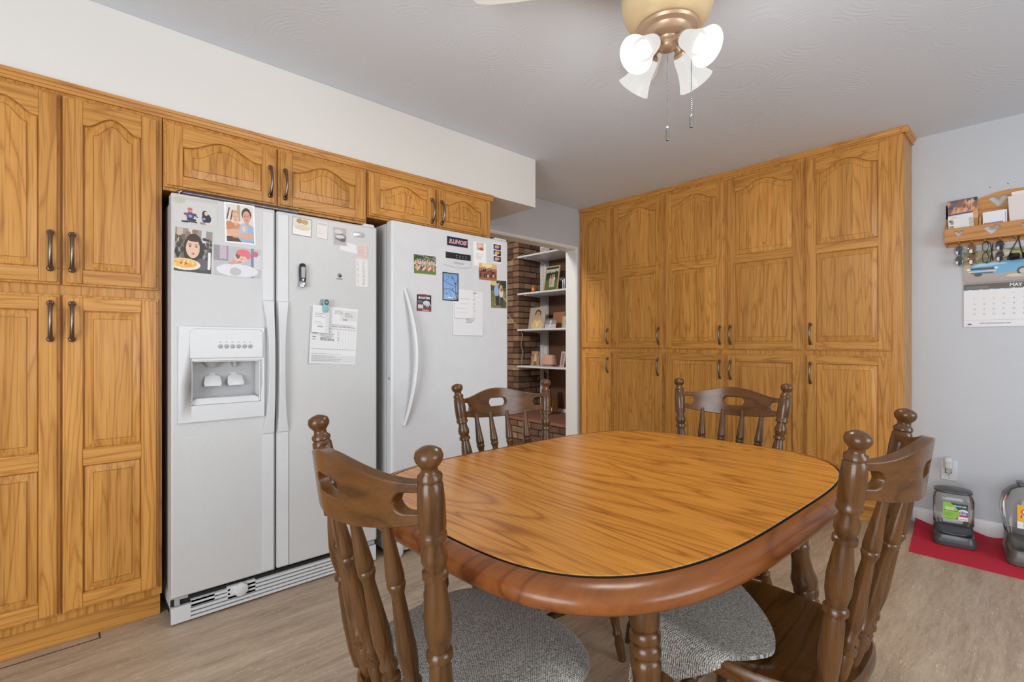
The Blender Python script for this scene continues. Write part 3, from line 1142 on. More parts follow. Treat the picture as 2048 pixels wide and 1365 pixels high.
a, b_ = on_freezer(887, 501), on_freezer(941, 538)
cx, cz = (a[0] + b_[0]) / 2, (on_freezer(914, 506)[1] + on_freezer(914, 534)[1]) / 2
hw = (b_[0] - a[0]) / 2
xs = [cx - hw + 2 * hw * i / 12 for i in range(13)]
bz = MB().strip(xs, [cz - 0.036 - 0.010 * math.sin(PI * i / 12) for i in range(13)], [cz + 0.040] * 13, -0.006, 0.0005)
bz = obj('control_bezel', bz, m_white, gd, bevel=0.002, smooth=30)
ds = MB().box(cx - hw + 0.010, cx + hw - 0.004, -0.0072, -0.0055, cz + 0.002, cz + 0.036, 0)
ds.box(cx - hw + 0.034, cx - hw + 0.066, -0.0076, -0.0070, cz + 0.010, cz + 0.030, 1)
for k in range(4):
    x = cx - hw + 0.085 + k * 0.022
    ds.box(x - 0.004, x + 0.004, -0.0076, -0.0070, cz + 0.022, cz + 0.0235, 2).box(x - 0.0018, x + 0.0018, -0.0076, -0.0070, cz + 0.011, cz + 0.0146, 2)
for k in range(2):
    ds.box(cx - hw + 0.016, cx - hw + 0.022, -0.0076, -0.0070, cz + 0.012 + 0.014 * k, cz + 0.0136 + 0.014 * k, 3)
obj('control_display', ds, [m_black, m_dark, m_whiteink, m_inkgrey], gd, smooth=0)
lettering('lettering', 'Whirlpool', 0.017, m_inkgrey, bz, (cx + 0.004, -0.0063, cz - 0.020), shear=0.3)

# things kept on top of the fridge
tb = thing('binder', 'dark purple binder lying on top of the double-door fridge', 'binder', (-2.466, 0.60, 1.7151), PI / 2)
obj('cover', MB().box(-0.25, 0.20, -0.135, 0.10, 0.0, 0.0185), m_purple, tb, bevel=0.003)
obj('page_block', MB().box(-0.247, 0.197, -0.133, 0.098, 0.004, 0.012).box(-0.2475, 0.1975, -0.1352, 0.098, 0.0075, 0.009), m_paper, tb, bevel=0.0005, smooth=0)
tg = thing('folder', 'thin black folder lying on the purple binder', 'folder', (-2.46, 0.64, 1.7340), PI / 2)
obj('cover', MB().box(-0.17, 0.12, -0.10, 0.10, 0.0, 0.0022).box(-0.17, 0.12, -0.10, 0.10, 0.0050, 0.0072).box(-0.17, 0.12, 0.097, 0.10, 0.002, 0.0052), m_black, tg, smooth=0)
obj('page', MB().box(-0.165, 0.118, -0.0985, 0.095, 0.0025, 0.0047), m_paper, tg, smooth=0)
ln = thing('lanyard', 'coiled purple, white and green lanyard on the left front corner of the fridge top', 'lanyard', (-2.368, 0.352, 1.7155), 0.3)
for k, m_ in enumerate((m_purple, m_paper, plain('strap_green', (40, 92, 70), 0.6))):
    r_ = 0.012
    cpts = [(0.006 * k, (0.011 + 0.002 * k) * math.cos(R(x)) + 0.010 * (k - 1), 0.0015 + 0.020 * math.sin(R(x)) * (1 - 0.12 * k)) for x in range(0, 181, 15)]
    obj('strap', MB().tube(cpts, 0.0022, 6), m_, ln)
# ------------------------------------------------------------------ dining table
TX, TY, TZ = -0.845, 1.2115, 0.745


def oval(hx, hy, n_exp, N=96, a0=0.0):
    out = []
    for k in range(N):
        a = a0 + 2 * PI * k / N
        ca, sa = math.cos(a), math.sin(a)
        out.append((hx * math.copysign(abs(ca) ** (2 / n_exp), ca), hy * math.copysign(abs(sa) ** (2 / n_exp), sa)))
    return out


tb = thing('dining_table', 'oval oak-look dining table with a dark stained rim in the middle of the kitchen', 'table', (TX, TY, 0), -0.0134)
NE = 3.65
HXT, HYT = 0.511, 0.703
N = 128
b = MB()
ol = oval(HXT - 0.0435, HYT - 0.0455, NE, N)
vs = [(x, y, TZ - 0.018) for x, y in ol] + [(x, y, TZ - 0.0012) for x, y in ol] + [(x * 0.997, y * 0.998, TZ) for x, y in ol]
fs = []
for k in range(2):
    for i in range(N):
        j = (i + 1) % N
        fs.append((k * N + i, k * N + j, (k + 1) * N + j, (k + 1) * N + i))
fs.append(tuple(2 * N + i for i in range(N)))
b.add(vs, fs)
b.m = [1] * N + [0] * (N + 1)
obj('tabletop', b, [laminate, m_dark], tb, smooth=25)
b = MB()
o2 = oval(HXT - 0.0375, HYT - 0.0425, NE, N)
vs = [(x * 0.985, y * 0.99, TZ - 0.0055) for x, y in ol] + [(x, y, TZ - 0.0045) for x, y in o2]
b.add(vs, [(i, (i + 1) % N, N + (i + 1) % N, N + i) for i in range(N)])
obj('inlay_groove', b, m_dark, tb, smooth=25)
# rim: a rounded band in two bent halves that meet at the middle of the long sides
sec = [(-0.0375, -0.008), (-0.0370, -0.0018), (-0.034, -0.0012), (-0.020, -0.0035), (-0.009, -0.0085), (-0.002, -0.016), (0.0, -0.024), (-0.001, -0.034), (-0.006, -0.042), (-0.014, -0.0455), (-0.06, -0.0455), (-0.06, -0.012)]
for half in (0, 1):
    b = MB()
    vs, fs = [], []
    K = 65
    for k in range(K):
        a = (PI * k / (K - 1)) * 0.9997 + 0.0005 + PI * half + 0.03
        ca, sa = math.cos(a), math.sin(a)
        for off, dz in sec:
            hx, hy = HXT + off, HYT + off * 1.1
            vs.append((hx * math.copysign(abs(ca) ** (2 / NE), ca), hy * math.copysign(abs(sa) ** (2 / NE), sa), TZ + dz))
    S = len(sec)
    for k in range(K - 1):
        for i in range(S):
            j = (i + 1) % S
            fs.append((k * S + i, (k + 1) * S + i, (k + 1) * S + j, k * S + j))
    fs += [tuple(range(S)), tuple((K - 1) * S + i for i in range(S - 1, -1, -1))]
    b.add(vs, fs)
    obj('rim', b, rim_wood, tb, smooth=40, weld=True)
b = MB().box(-0.33, 0.33, -0.41, -0.39, 0.655, 0.727).box(-0.33, 0.33, 0.39, 0.41, 0.655, 0.727).box(-0.33, -0.31, -0.39, 0.39, 0.655, 0.727).box(0.31, 0.33, -0.39, 0.39, 0.655, 0.727)
obj('apron', b, chair_wood_x, tb, bevel=0.002, smooth=0)
LEG = [(0.0, 0.020), (0.02, 0.024), (0.10, 0.020), (0.14, 0.026), (0.16, 0.026), (0.17, 0.019), (0.24, 0.022), (0.36, 0.033), (0.46, 0.036), (0.525, 0.031), (0.545, 0.024),
       (0.552, 0.032), (0.572, 0.034), (0.585, 0.031), (0.59, 0.034), (0.62, 0.036), (0.66, 0.029), (0.71, 0.0245), (0.745, 0.026), (0.755, 0.0285), (0.775, 0.0285), (0.782, 0.025),
       (0.788, 0.0295), (0.810, 0.0295), (0.818, 0.025), (0.824, 0.0295), (0.846, 0.0295), (0.853, 0.025), (0.862, 0.028), (0.93, 0.029), (1.0, 0.029)]
for sx in (-1, 1):
    for sy in (-1, 1):
        p1 = Vector((sx * 0.322, sy * 0.380, 0.70))
        p0 = Vector((sx * 0.400, sy * 0.462, 0.0))
        L = (p1 - p0).length
        b = MB().lathe([(r, (t_ * 0.97 if t_ < 1 else 1) * L) for t_, r in LEG], 22, axis_matrix(p0, p1))
        lg = obj('leg', b, chair_wood, tb, smooth=50)
        o = bpy.data.objects[lg.name]
for sy in (-1, 1):
    b = MB().tube([(-0.382, sy * 0.444, 0.15), (-0.2, sy * 0.444, 0.15), (0, sy * 0.444, 0.15), (0.2, sy * 0.444, 0.15), (0.382, sy * 0.444, 0.15)], [0.010, 0.014, 0.018, 0.014, 0.010], 12)
    obj('stretcher', b, chair_wood, tb)

# ------------------------------------------------------------------ chairs
POST = [(.430, .013), (.47, .0185), (.53, .0205), (.60, .018), (.612, .015), (.617, .0215), (.626, .0215), (.631, .0165), (.66, .022), (.69, .0225), (.73, .018), (.754, .0145),
        (.757, .0205), (.767, .0205), (.770, .0155), (.783, .0205), (.795, .021), (.810, .0155), (.819, .0165), (.821, .0215), (.829, .0215), (.832, .0195), (.842, .0215), (.880, .0215),
        (.908, .0195), (.913, .0165), (.915, .0190), (.922, .0190), (.927, .0135), (.934, .0125), (.938, .016), (.944, .0205), (.951, .0222), (.959, .020), (.964, .0125), (.967, .002)]
SPIN = [(0, .0085), (.06, .012), (.15, .0135), (.175, .0105), (.182, .0148), (.202, .0148), (.210, .0095), (.235, .0095), (.245, .0142), (.262, .0142), (.275, .011), (.36, .0142), (.42, .0145), (.5, .0125),
        (.66, .0092), (.690, .0120), (.697, .0132), (.712, .0132), (.718, .0112), (.724, .0130), (.745, .0132), (.82, .0108), (.92, .0078), (1, .0066)]
CLEG = [(0, .0125), (.03, .014), (.14, .0165), (.20, .0115), (.215, .0165), (.235, .0165), (.25, .0125), (.40, .0185), (.52, .0195), (.58, .0150), (.59, .0185), (.61, .0185), (.62, .0135), (.78, .0185), (.84, .0185), (.86, .0145), (.88, .018), (.90, .018), (.915, .013), (1, .0125)]
STR = [(0, .008), (.2, .0105), (.38, .013), (.42, .009), (.44, .014), (.47, .014), (.485, .010), (.515, .010), (.53, .014), (.56, .014), (.58, .009), (.62, .013), (.8, .0105), (1, .008)]
BW, TW, SZ, LEAN = 0.160, 0.216, 0.446, 0.070


def seat_outline(hx, hy, cy, N=48):
    out = []
    for x, y in oval(hx, hy, 3.0, N):
        out.append((x * (1 + 0.09 * y / hy), cy + y))
    return out


def cushion_shape(b, outline, rings, mat=0):
    """rings: (scale about centre, z); last ring is closed by a centre point"""
    N = len(outline)
    cx = sum(p[0] for p in outline) / N
    cy = sum(p[1] for p in outline) / N
    vs, fs = [], []
    for sc, z in rings:
        vs += [(cx + (x - cx) * sc, cy + (y - cy) * sc, z) for x, y in outline]
    for k in range(len(rings) - 1):
        for i in range(N):
            j = (i + 1) % N
            fs.append((k * N + i, k * N + j, (k + 1) * N + j, (k + 1) * N + i))
    o = len(vs)
    vs.append((cx, cy, rings[-1][1]))
    e = (len(rings) - 1) * N
    fs += [(e + i, e + (i + 1) % N, o) for i in range(N)]
    fs.append(tuple(range(N - 1, -1, -1)))
    return b.add(vs, fs, mat)


def chair_meshes():
    M = {}
    b = MB()
    cushion_shape(b, seat_outline(0.214, 0.208, 0.165), [(0.93, SZ - 0.042), (0.985, SZ - 0.036), (1.0, SZ - 0.022), (0.995, SZ - 0.008), (0.97, SZ - 0.001), (0.90, SZ - 0.001), (0.7, SZ - 0.006), (0.35, SZ - 0.009)])
    M['seat'] = b.mesh('seat', chair_wood_x, 50)
    for s in (-1, 1):
        p0, p1 = Vector((s * BW, 0, SZ - 0.016)), Vector((s * TW, -LEAN, 0.967))
        L = (p1 - p0).length
        M['post', s] = MB().lathe([(r, (z - .430) / (.967 - .430) * L) for z, r in POST], 24, axis_matrix(p0, p1)).mesh('post', chair_wood, 50)
    zt = 0.838
    for k in range(4):
        u = (-0.6, -0.2, 0.2, 0.6)[k]
        p0 = Vector((u * BW, -0.012 * (1 - u * u), SZ - 0.012))
        q = (zt - SZ) / (0.967 - SZ)
        p1 = Vector((u * (BW + (TW - BW) * q) * 0.98, -LEAN * q - 0.066 * (1 - u * u) + 0.006, zt + 0.004))
        L = (p1 - p0).length
        M['spindle', k] = MB().lathe([(r * 1.17, t_ * L) for t_, r in SPIN], 16, axis_matrix(p0, p1)).mesh('spindle', chair_wood, 50)
    q = (0.875 - SZ) / (0.967 - SZ)
    half = BW + (TW - BW) * q - 0.014
    n = 161
    xs = [half * (2 * i / (n - 1) - 1) for i in range(n)]
    lo, hi, ml, mh = [], [], [], []
    for x in xs:
        u = x / half
        lo.append(-0.034 - 0.014 * (1 - u * u))
        hi.append(0.034 + 0.036 * (0.5 + 0.5 * math.cos(PI * u)))
        zc, hh = 0.012, 0.0
        def slot(dist, length, h):
            if dist >= length:
                return 0.0
            q_ = max(0.0, dist - (length - h)) / h
            return h * math.sqrt(max(0.0, 1 - q_ * q_))
        hh = slot(abs(x), 0.043, 0.0165)
        w_ = max(0.0, min(1.0, (abs(x) - 0.07) / 0.06))
        zc = 0.012 * (1 - w_) + 0.001 * w_
        hh = max(hh, slot(half - abs(x), 0.042, 0.0165))
        ml.append(zc - hh)
        mh.append(zc + hh)
    b = MB().strip(xs, lo, hi, -0.011, 0.011, mlo=ml, mhi=mh, bend=lambda x: -0.068 * (1 - (x / half) ** 2))
    M['crest'] = b.mesh('crest_rail', chair_wood_x, 40, weld=True)
    M['crest_q'] = q
    legs = {}
    for sx in (-1, 1):
        for fr_ in (0, 1):
            p1 = Vector((sx * (0.155 if fr_ else 0.135), 0.315 if fr_ else 0.035, SZ - 0.030))
            p0 = Vector((sx * (0.205 if fr_ else 0.190), 0.375 if fr_ else -0.045, 0.0))
            L = (p1 - p0).length
            legs[sx, fr_] = (p0, p1)
            M['leg', sx, fr_] = MB().lathe([(r, t_ * L) for t_, r in CLEG], 16, axis_matrix(p0, p1)).mesh('leg', chair_wood, 50)

    def at(l, z):
        p0, p1 = legs[l]
        return p0 + (p1 - p0) * (z / p1.z)
    S = []
    for sx in (-1, 1):
        S.append((at((sx, 0), 0.155), at((sx, 1), 0.165)))
    S.append(((S[0][0] + S[0][1]) / 2, (S[1][0] + S[1][1]) / 2))
    S.append((at((-1, 1), 0.235), at((1, 1), 0.235)))
    S.append((at((-1, 0), 0.225), at((1, 0), 0.225)))
    for k, (p0, p1) in enumerate(S):
        L = (p1 - p0).length
        M['stretcher', k] = MB().lathe([(r, t_ * L) for t_, r in STR], 14, axis_matrix(p0, p1)).mesh('stretcher', chair_wood, 50)
    return M


CM = chair_meshes()


def chair(label, x, y, rz):
    t = thing('dining_chair', label, 'chair', (x, y, 0), rz, 'dining chairs around the table')
    link('seat', CM['seat'], t)
    for s in (-1, 1):
        link('post', CM['post', s], t)
    for k in range(4):
        link('spindle', CM['spindle', k], t)
    link('crest_rail', CM['crest'], t, (0, -LEAN * CM['crest_q'], 0.875), (math.atan2(LEAN, 0.967 - SZ), 0, 0), bevel=0.003, seg=2)
    for sx in (-1, 1):
        for f_ in (0, 1):
            link('leg', CM['leg', sx, f_], t)
    for k in range(5):
        link('stretcher', CM['stretcher', k], t)
    return t


cA = chair('dark brown spindle-back chair with a grey tweed pad, nearest the camera, back turned', -0.838, 0.470, 0.0)
cB = chair('dark brown spindle-back chair at the right of the table, torn tweed cover', -0.292, 1.245, PI / 2)
cC = chair('brown spindle-back chair in front of the freezer and the doorway', -1.410, 1.300, R(-97.7))
cD = chair('brown spindle-back chair at the far end of the table, before the pantry doors', -0.876, 1.945, R(183.5))
# upholstered pad of the nearest chair
b = MB()
cushion_shape(b, seat_outline(0.218, 0.200, 0.186), [(0.98, SZ - 0.004), (1.01, SZ + 0.004), (1.01, SZ + 0.013), (0.985, SZ + 0.023), (0.92, SZ + 0.031), (0.75, SZ + 0.037), (0.4, SZ + 0.040)])
obj('seat_pad', b, m_tweed, cA, smooth=60)
for k, f_ in (('C', cC), ('D', cD)):
    pass
# tweed cover that has come loose on the right-hand chair: sheet over the front of the seat, hanging over its near side
b = MB()
NX, NY = 30, 22
top, und = [], []
for j in range(NY + 1):
    for i in range(NX + 1):
        s_, t_ = i / NX, j / NY
        x = -0.29 + 0.45 * s_
        if x < -0.12:
            yb = 0.105 + 0.17 * ((-0.12 - x) / 0.17) ** 1.5
        else:
            yb = 0.105 + 0.17 * ((x + 0.12) / 0.24) ** 1.6
        yf = 0.462 - 0.012 * math.sin(9 * s_)
        y = min(yb, 0.36) + (yf - min(yb, 0.36)) * t_
        edge = 0.200
        d = max(0.0, -edge - x)
        df = max(0.0, y - 0.365)
        z = SZ + 0.013 + 0.004 * math.sin(11 * x + 5 * y) + 0.003 * math.sin(23 * y)
        xx, yy = x, y
        if d > 0:
            xx = -edge - 0.020 * math.tanh(d / 0.02) - 0.12 * d
            z -= d * 0.95
        if df > 0:
            yy = 0.365 + 0.022 * math.tanh(df / 0.02)
            z -= df * 0.9
        roll = math.exp(-((t_) / 0.05) ** 2)
        z -= 0.004 * roll
        top.append((xx, yy, z + 0.004))
        und.append((xx, yy, z - 0.005))
W1 = NX + 1
n = len(top)
fs = []
for j in range(NY):
    for i in range(NX):
        a = j * W1 + i
        fs.append((a, a + 1, a + W1 + 1, a + W1))
        fs.append((n + a, n + a + W1, n + a + W1 + 1, n + a + 1))
ring = list(range(NX + 1)) + [j * W1 + NX for j in range(1, NY + 1)] + [NY * W1 + i for i in range(NX - 1, -1, -1)] + [j * W1 for j in range(NY - 1, 0, -1)]
for k in range(len(ring)):
    a, c_ = ring[k], ring[(k + 1) % len(ring)]
    fs.append((a, n + a, n + c_, c_))
b.add(top + und, fs)
cov = obj('seat_cover', b, m_tweed, cB, smooth=60)
b = MB()
for i in range(NX * 3):
    k = i / 3.0
    i0 = int(k)
    p = Vector(top[NY * W1 + i0]).lerp(Vector(top[NY * W1 + i0 + 1]), k - i0)
    l_ = 0.014 + 0.014 * random.random()
    q = p + Vector(((random.random() - 0.5) * 0.010, 0.006 + 0.004 * random.random(), -l_))
    b.tube([p, (p + q) / 2 + Vector((0, 0.003, 0)), q], 0.0009, 4)
fg = obj('fringe', b, plain('fringe_thread', (196, 190, 176), 0.9), cov)
fg['kind'] = 'stuff'

# ------------------------------------------------------------------ ceiling fan with a light kit
FC = (-0.837, 1.455)
fan = thing('ceiling_fan', 'gold ceiling fan with four lit frosted glass shades and two pull chains', 'ceiling fan', (FC[0], FC[1], ZC), 0)
Z = lambda z: z - ZC
fwd = math.atan2(_c, -_s)                    # azimuth of the view direction on the floor plan
obj('canopy', MB().lathe([(0.060, Z(2.355)), (0.085, Z(2.362)), (0.092, Z(2.385)), (0.092, Z(2.404))], 40), m_gold, fan, smooth=50)
obj('motor_housing', MB().lathe([(0.055, Z(2.148)), (0.095, Z(2.150)), (0.112, Z(2.156)), (0.126, Z(2.172)), (0.138, Z(2.196)), (0.145, Z(2.222)), (0.147, Z(2.250)), (0.142, Z(2.285)), (0.134, Z(2.318)), (0.128, Z(2.345)), (0.10, Z(2.358)), (0.06, Z(2.362))], 48), m_gold, fan, smooth=50)
obj('switch_housing', MB().lathe([(0.0, Z(2.076)), (0.014, Z(2.076)), (0.026, Z(2.081)), (0.029, Z(2.090)), (0.029, Z(2.101)), (0.034, Z(2.104)), (0.036, Z(2.112)), (0.060, Z(2.116)), (0.072, Z(2.122)), (0.076, Z(2.134)), (0.094, Z(2.138)), (0.098, Z(2.146)), (0.06, Z(2.150))], 40), m_tan, fan, smooth=50)
va = fwd - R(7)
for k in range(4):
    a = va + PI / 2 * k
    Mz = Matrix.Rotation(a, 4, 'Z') @ Matrix.Translation((0, 0, Z(2.338))) @ Matrix.Rotation(R(11), 4, 'X')
    xs = [0.20, 0.24, 0.35, 0.50, 0.60, 0.645, 0.66]
    hw = [0.040, 0.054, 0.060, 0.066, 0.068, 0.058, 0.030]
    vs = []
    for x, h in zip(xs, hw):
        vs += [(x, -h, -0.003), (x, h, -0.003), (x, h, 0.003), (x, -h, 0.003)]
    fs = [(0, 1, 2, 3), (27, 26, 25, 24)]
    for i in range(6):
        for q in range(4):
            fs.append((i * 4 + q, i * 4 + 4 + q, i * 4 + 4 + (q + 1) % 4, i * 4 + (q + 1) % 4))
    bl = obj('blade', MB().add(vs, fs, 0, Mz), m_blade, fan, smooth=0)
    br = MB().box(0.125, 0.255, -0.016, 0.016, -0.008, -0.0035, 0, Mz).box(0.20, 0.25, -0.036, 0.036, -0.008, -0.0035, 0, Mz)
    obj('blade_bracket', br, m_gold, bl, smooth=0)
# four shades; the first points near-left of the camera
SH = [(0.018, 0.0), (0.026, 0.006), (0.030, 0.022), (0.034, 0.045), (0.041, 0.070), (0.050, 0.092), (0.0585, 0.108), (0.0575, 0.1085), (0.049, 0.092), (0.040, 0.070), (0.033, 0.045), (0.029, 0.022), (0.025, 0.008)]
rightv, fwdv = Vector((_c, _s, 0)), Vector((-_s, _c, 0))
for k in range(4):
    d0 = Matrix.Rotation(PI / 2 * k, 4, 'Z') @ (rightv * -0.84 + fwdv * -0.55).normalized()
    ax = (d0 * 0.80 + Vector((0, 0, -0.66))).normalized()
    neck = d0 * 0.064 + Vector((0, 0, Z(2.084)))
    A = axis_matrix(neck, neck + ax)
    obj('fitter_arm', MB().tube([d0 * 0.026 + Vector((0, 0, Z(2.100))), d0 * 0.045 + Vector((0, 0, Z(2.101))), neck + ax * 0.004], [0.010, 0.010, 0.012], 12).lathe([(0.012, -0.012), (0.021, -0.006), (0.021, 0.010), (0.016, 0.012)], 18, A), m_tan, fan, smooth=50)
    sh = obj('shade', MB().lathe(SH, 32, A, cap=False), m_glass, fan, smooth=60)
    obj('bulb', MB().lathe([(0.010, 0.016), (0.012, 0.030), (0.022, 0.046), (0.028, 0.062), (0.026, 0.076), (0.016, 0.087), (0.0, 0.090)], 14, A), m_bulb, sh, smooth=60)
    pl = bpy.data.lights.new('bulb_light', 'POINT')
    pl.energy, pl.color, pl.shadow_soft_size = 6.5, (1.0, 0.965, 0.92), 0.026
    po = bpy.data.objects.new('bulb_light', pl)
    COL.objects.link(po)
    po.location = Vector((FC[0], FC[1], ZC)) + neck + ax * 0.108
for (dx, dy, z0, z1) in ((0.0, 0.0, 2.076, 1.783), (0.0525, 0.058, 2.126, 1.826)):
    b = MB()
    nb = int((z0 - z1 - 0.05) / 0.0064)
    for i in range(nb):
        zc = Z(z0) - 0.0064 * (i + 0.5)
        b.lathe([(0.0005, -0.0024), (0.0021, -0.0012), (0.0021, 0.0012), (0.0005, 0.0024)], 6, Matrix.Translation((dx, dy, zc)), cap=False)
    b.tube([(dx, dy, Z(z0)), (dx, dy, Z(z1) + 0.045)], 0.0006, 4)
    ch = obj('pull_chain', b, m_chrome, fan)
    obj('pull_fob', MB().lathe([(0.002, 0.047), (0.005, 0.043), (0.0062, 0.036), (0.0055, 0.022), (0.0062, 0.006), (0.005, 0.0), (0.0, 0.0)][::-1], 12, Matrix.Translation((dx, dy, Z(z1)))), m_fob, ch)

# ------------------------------------------------------------------ the room beyond the doorway
BY = 4.30                                   # its back wall
CX, CY = -4.17, 3.92                        # near corner of the brick chimney
struct(obj('wall_far', MB().box(-6.2, XL - 0.12, BY, BY + 0.1, 0, 2.6), m_brown, smooth=0), 'glossy brown wall behind the white shelves')
struct(obj('wall_den', MB().box(-6.2, -6.1, YF, BY, 0, 2.6).box(-6.1, XL - 0.12, YF - 0.1, YF, 0, 2.6), m_denwall, smooth=0), 'plain wall of the room beyond the doorway')
struct(obj('ceiling', MB().box(-6.2, XL - 0.12, YF, BY + 0.1, 2.6, 2.68), m_denwall, smooth=0), 'plain ceiling of the room beyond the doorway')
struct(obj('trim_5', MB().box(CX + 0.001, CX + 0.05, BY - 0.02, BY, 0.31, 2.6).box(CX + 0.05, CX + 0.11, BY - 0.008, BY, 0.8, 2.6), m_trim, smooth=0, bevel=0.002), 'white board between the bricks and the brown wall')
struct(obj('baseboard_far', MB().box(CX + 0.05, XL - 0.13, BY - 0.014, BY, 0.312, 0.352), m_trim, smooth=0), 'white strip on the hearth at the foot of the brown wall')


def brick_mesh(L, H, D):
    e = 0.002
    vs, fs = [], []
    for i, (x, k) in enumerate(((0, e), (e, 0), (L - e, 0), (L, e))):
        vs += [(x, k, k), (x, D, k), (x, D, H - k), (x, k, H - k)]
    for i in range(3):
        for q in range(4):
            fs.append((i * 4 + q, i * 4 + (q + 1) % 4, i * 4 + 4 + (q + 1) % 4, i * 4 + 4 + q))
    fs += [(3, 2, 1, 0), (12, 13, 14, 15)]
    return MB().add(vs, fs).mesh('brick', m_brick, 0)


BL, BH, BD, JT = 0.196, 0.0575, 0.090, 0.0115
B_full, B_half = brick_mesh(BL, BH, BD), brick_mesh(BD, BH, BD - 0.0005)
chim = thing('brick_chimney', 'brown brick chimney corner seen through the doorway', 'chimney', (CX, CY, 0))
obj('mortar', MB().box(-0.62, -0.006, 0.006, BY - CY, 0.3125, 2.55), m_mortar, chim, smooth=0)


def put_brick(root, me, x, y, z, rz, sx=1.0):
    o = link('brick', me, root, (x + (RNG.random() - .5) * 0.002, y + (RNG.random() - .5) * 0.002, z), (0, 0, rz))
    o.scale = (sx, 1, 1)


course = BH + JT
for c_ in range(0, 33):
    z = 0.319 + c_ * course
    odd = c_ % 2
    # face looking to +x: bricks run along +y; local -y must face +x -> rotate 90 degrees
    y = 0.0
    first = BL if not odd else BD
    put_brick(chim, B_full if not odd else B_half, 0, y, z, PI / 2)
    y += first + JT
    while y < BY - CY - 0.03:
        L = min(BL, BY - CY - y)
        put_brick(chim, B_full, 0, y, z, PI / 2, L / BL)
        y += L + JT
    # face looking to -y
    x = -(BD + JT) if not odd else 0.0
    x0 = x
    if odd:
        put_brick(chim, B_full, -BL - 0.0015, 0.0015, z, 0)
        x = -(BL + JT)
        put_brick(chim, B_full, x - BL, 0, z, 0)
    else:
        put_brick(chim, B_full, x - BL, 0, z, 0)
hz, hy0, hx1 = 0.312, 3.665, -3.19
hearth = thing('brick_hearth', 'raised brick hearth with a brown slab top, beyond the doorway', 'hearth', (-4.6, hy0, 0))
obj('mortar', MB().box(0.0, -4.6 * -1 + hx1 - 0.006, 0.006, 0.24, 0, hz - 0.032), m_mortar, hearth, smooth=0)
obj('slab', MB().box(-0.02, 4.6 + hx1 + 0.006, -0.012, BY - hy0 - 0.001, hz - 0.030, hz), m_slate, hearth, bevel=0.003, smooth=0)
for c_ in range(4):
    z = hz - 0.032 - course * (c_ + 1) + 0.004
    x = 4.6 + hx1 - (0.0 if c_ % 2 else BL * 0.5 + JT)
    if not c_ % 2:
        put_brick(hearth, B_full, 4.6 + hx1 - BL * 0.5, 0, z, 0, 0.5)
    while x > 0.25:
        put_brick(hearth, B_full, x - BL, 0, z, 0)
        x -= BL + JT

# shelves on brackets
SXL, SYF = -4.155, 3.885
std = thing('shelf_standard', 'slotted white steel shelf standard on the brown wall', 'shelf standard', (-4.045, BY, 0))
b = MB().box(-0.012, 0.012, -0.014, -0.009, 0.62, 2.35)
for k in range(54):
    b.box(-0.0025, 0.0025, -0.0146, -0.0139, 0.64 + 0.032 * k, 0.655 + 0.032 * k, 1)
obj('rail', b, [m_steel, m_dark], std, smooth=0)
shelf_z = (2.127, 1.698, 1.283, 0.861)
names = ('topmost white shelf beyond the doorway, cut off by the door head', 'second white shelf from the top beyond the doorway, carrying the wooden picture frame',
         'third white shelf from the top beyond the doorway, carrying the portrait photo', 'lowest white shelf beyond the doorway, carrying the pink box')
for k, z in enumerate(shelf_z):
    t = thing('wall_shelf', names[k], 'shelf', (SXL, SYF, z), 0, 'white shelves beyond the doorway')
    obj('board', MB().box(0, XL - 0.12 - SXL - 0.04, 0, BY - SYF - 0.012, -0.020, 0), m_shelf, t, bevel=0.002, smooth=0)
    for bx_ in (0.11, 0.80):
        poly_ = [(0.018, 0), (BY - SYF - 0.016, 0), (BY - SYF - 0.016, -0.085), (BY - SYF - 0.032, -0.085), (BY - SYF - 0.06, -0.050), (BY - SYF - 0.12, -0.026), (BY - SYF - 0.22, -0.015), (0.02, -0.012)]
        b = MB().prism(poly_, -0.006, 0.006, 0, Matrix(((0, 1, 0, bx_), (1, 0, 0, 0.0), (0, 0, 1, -0.0205), (0, 0, 0, 1))))
        obj('bracket', b, m_steel, t, smooth=0)
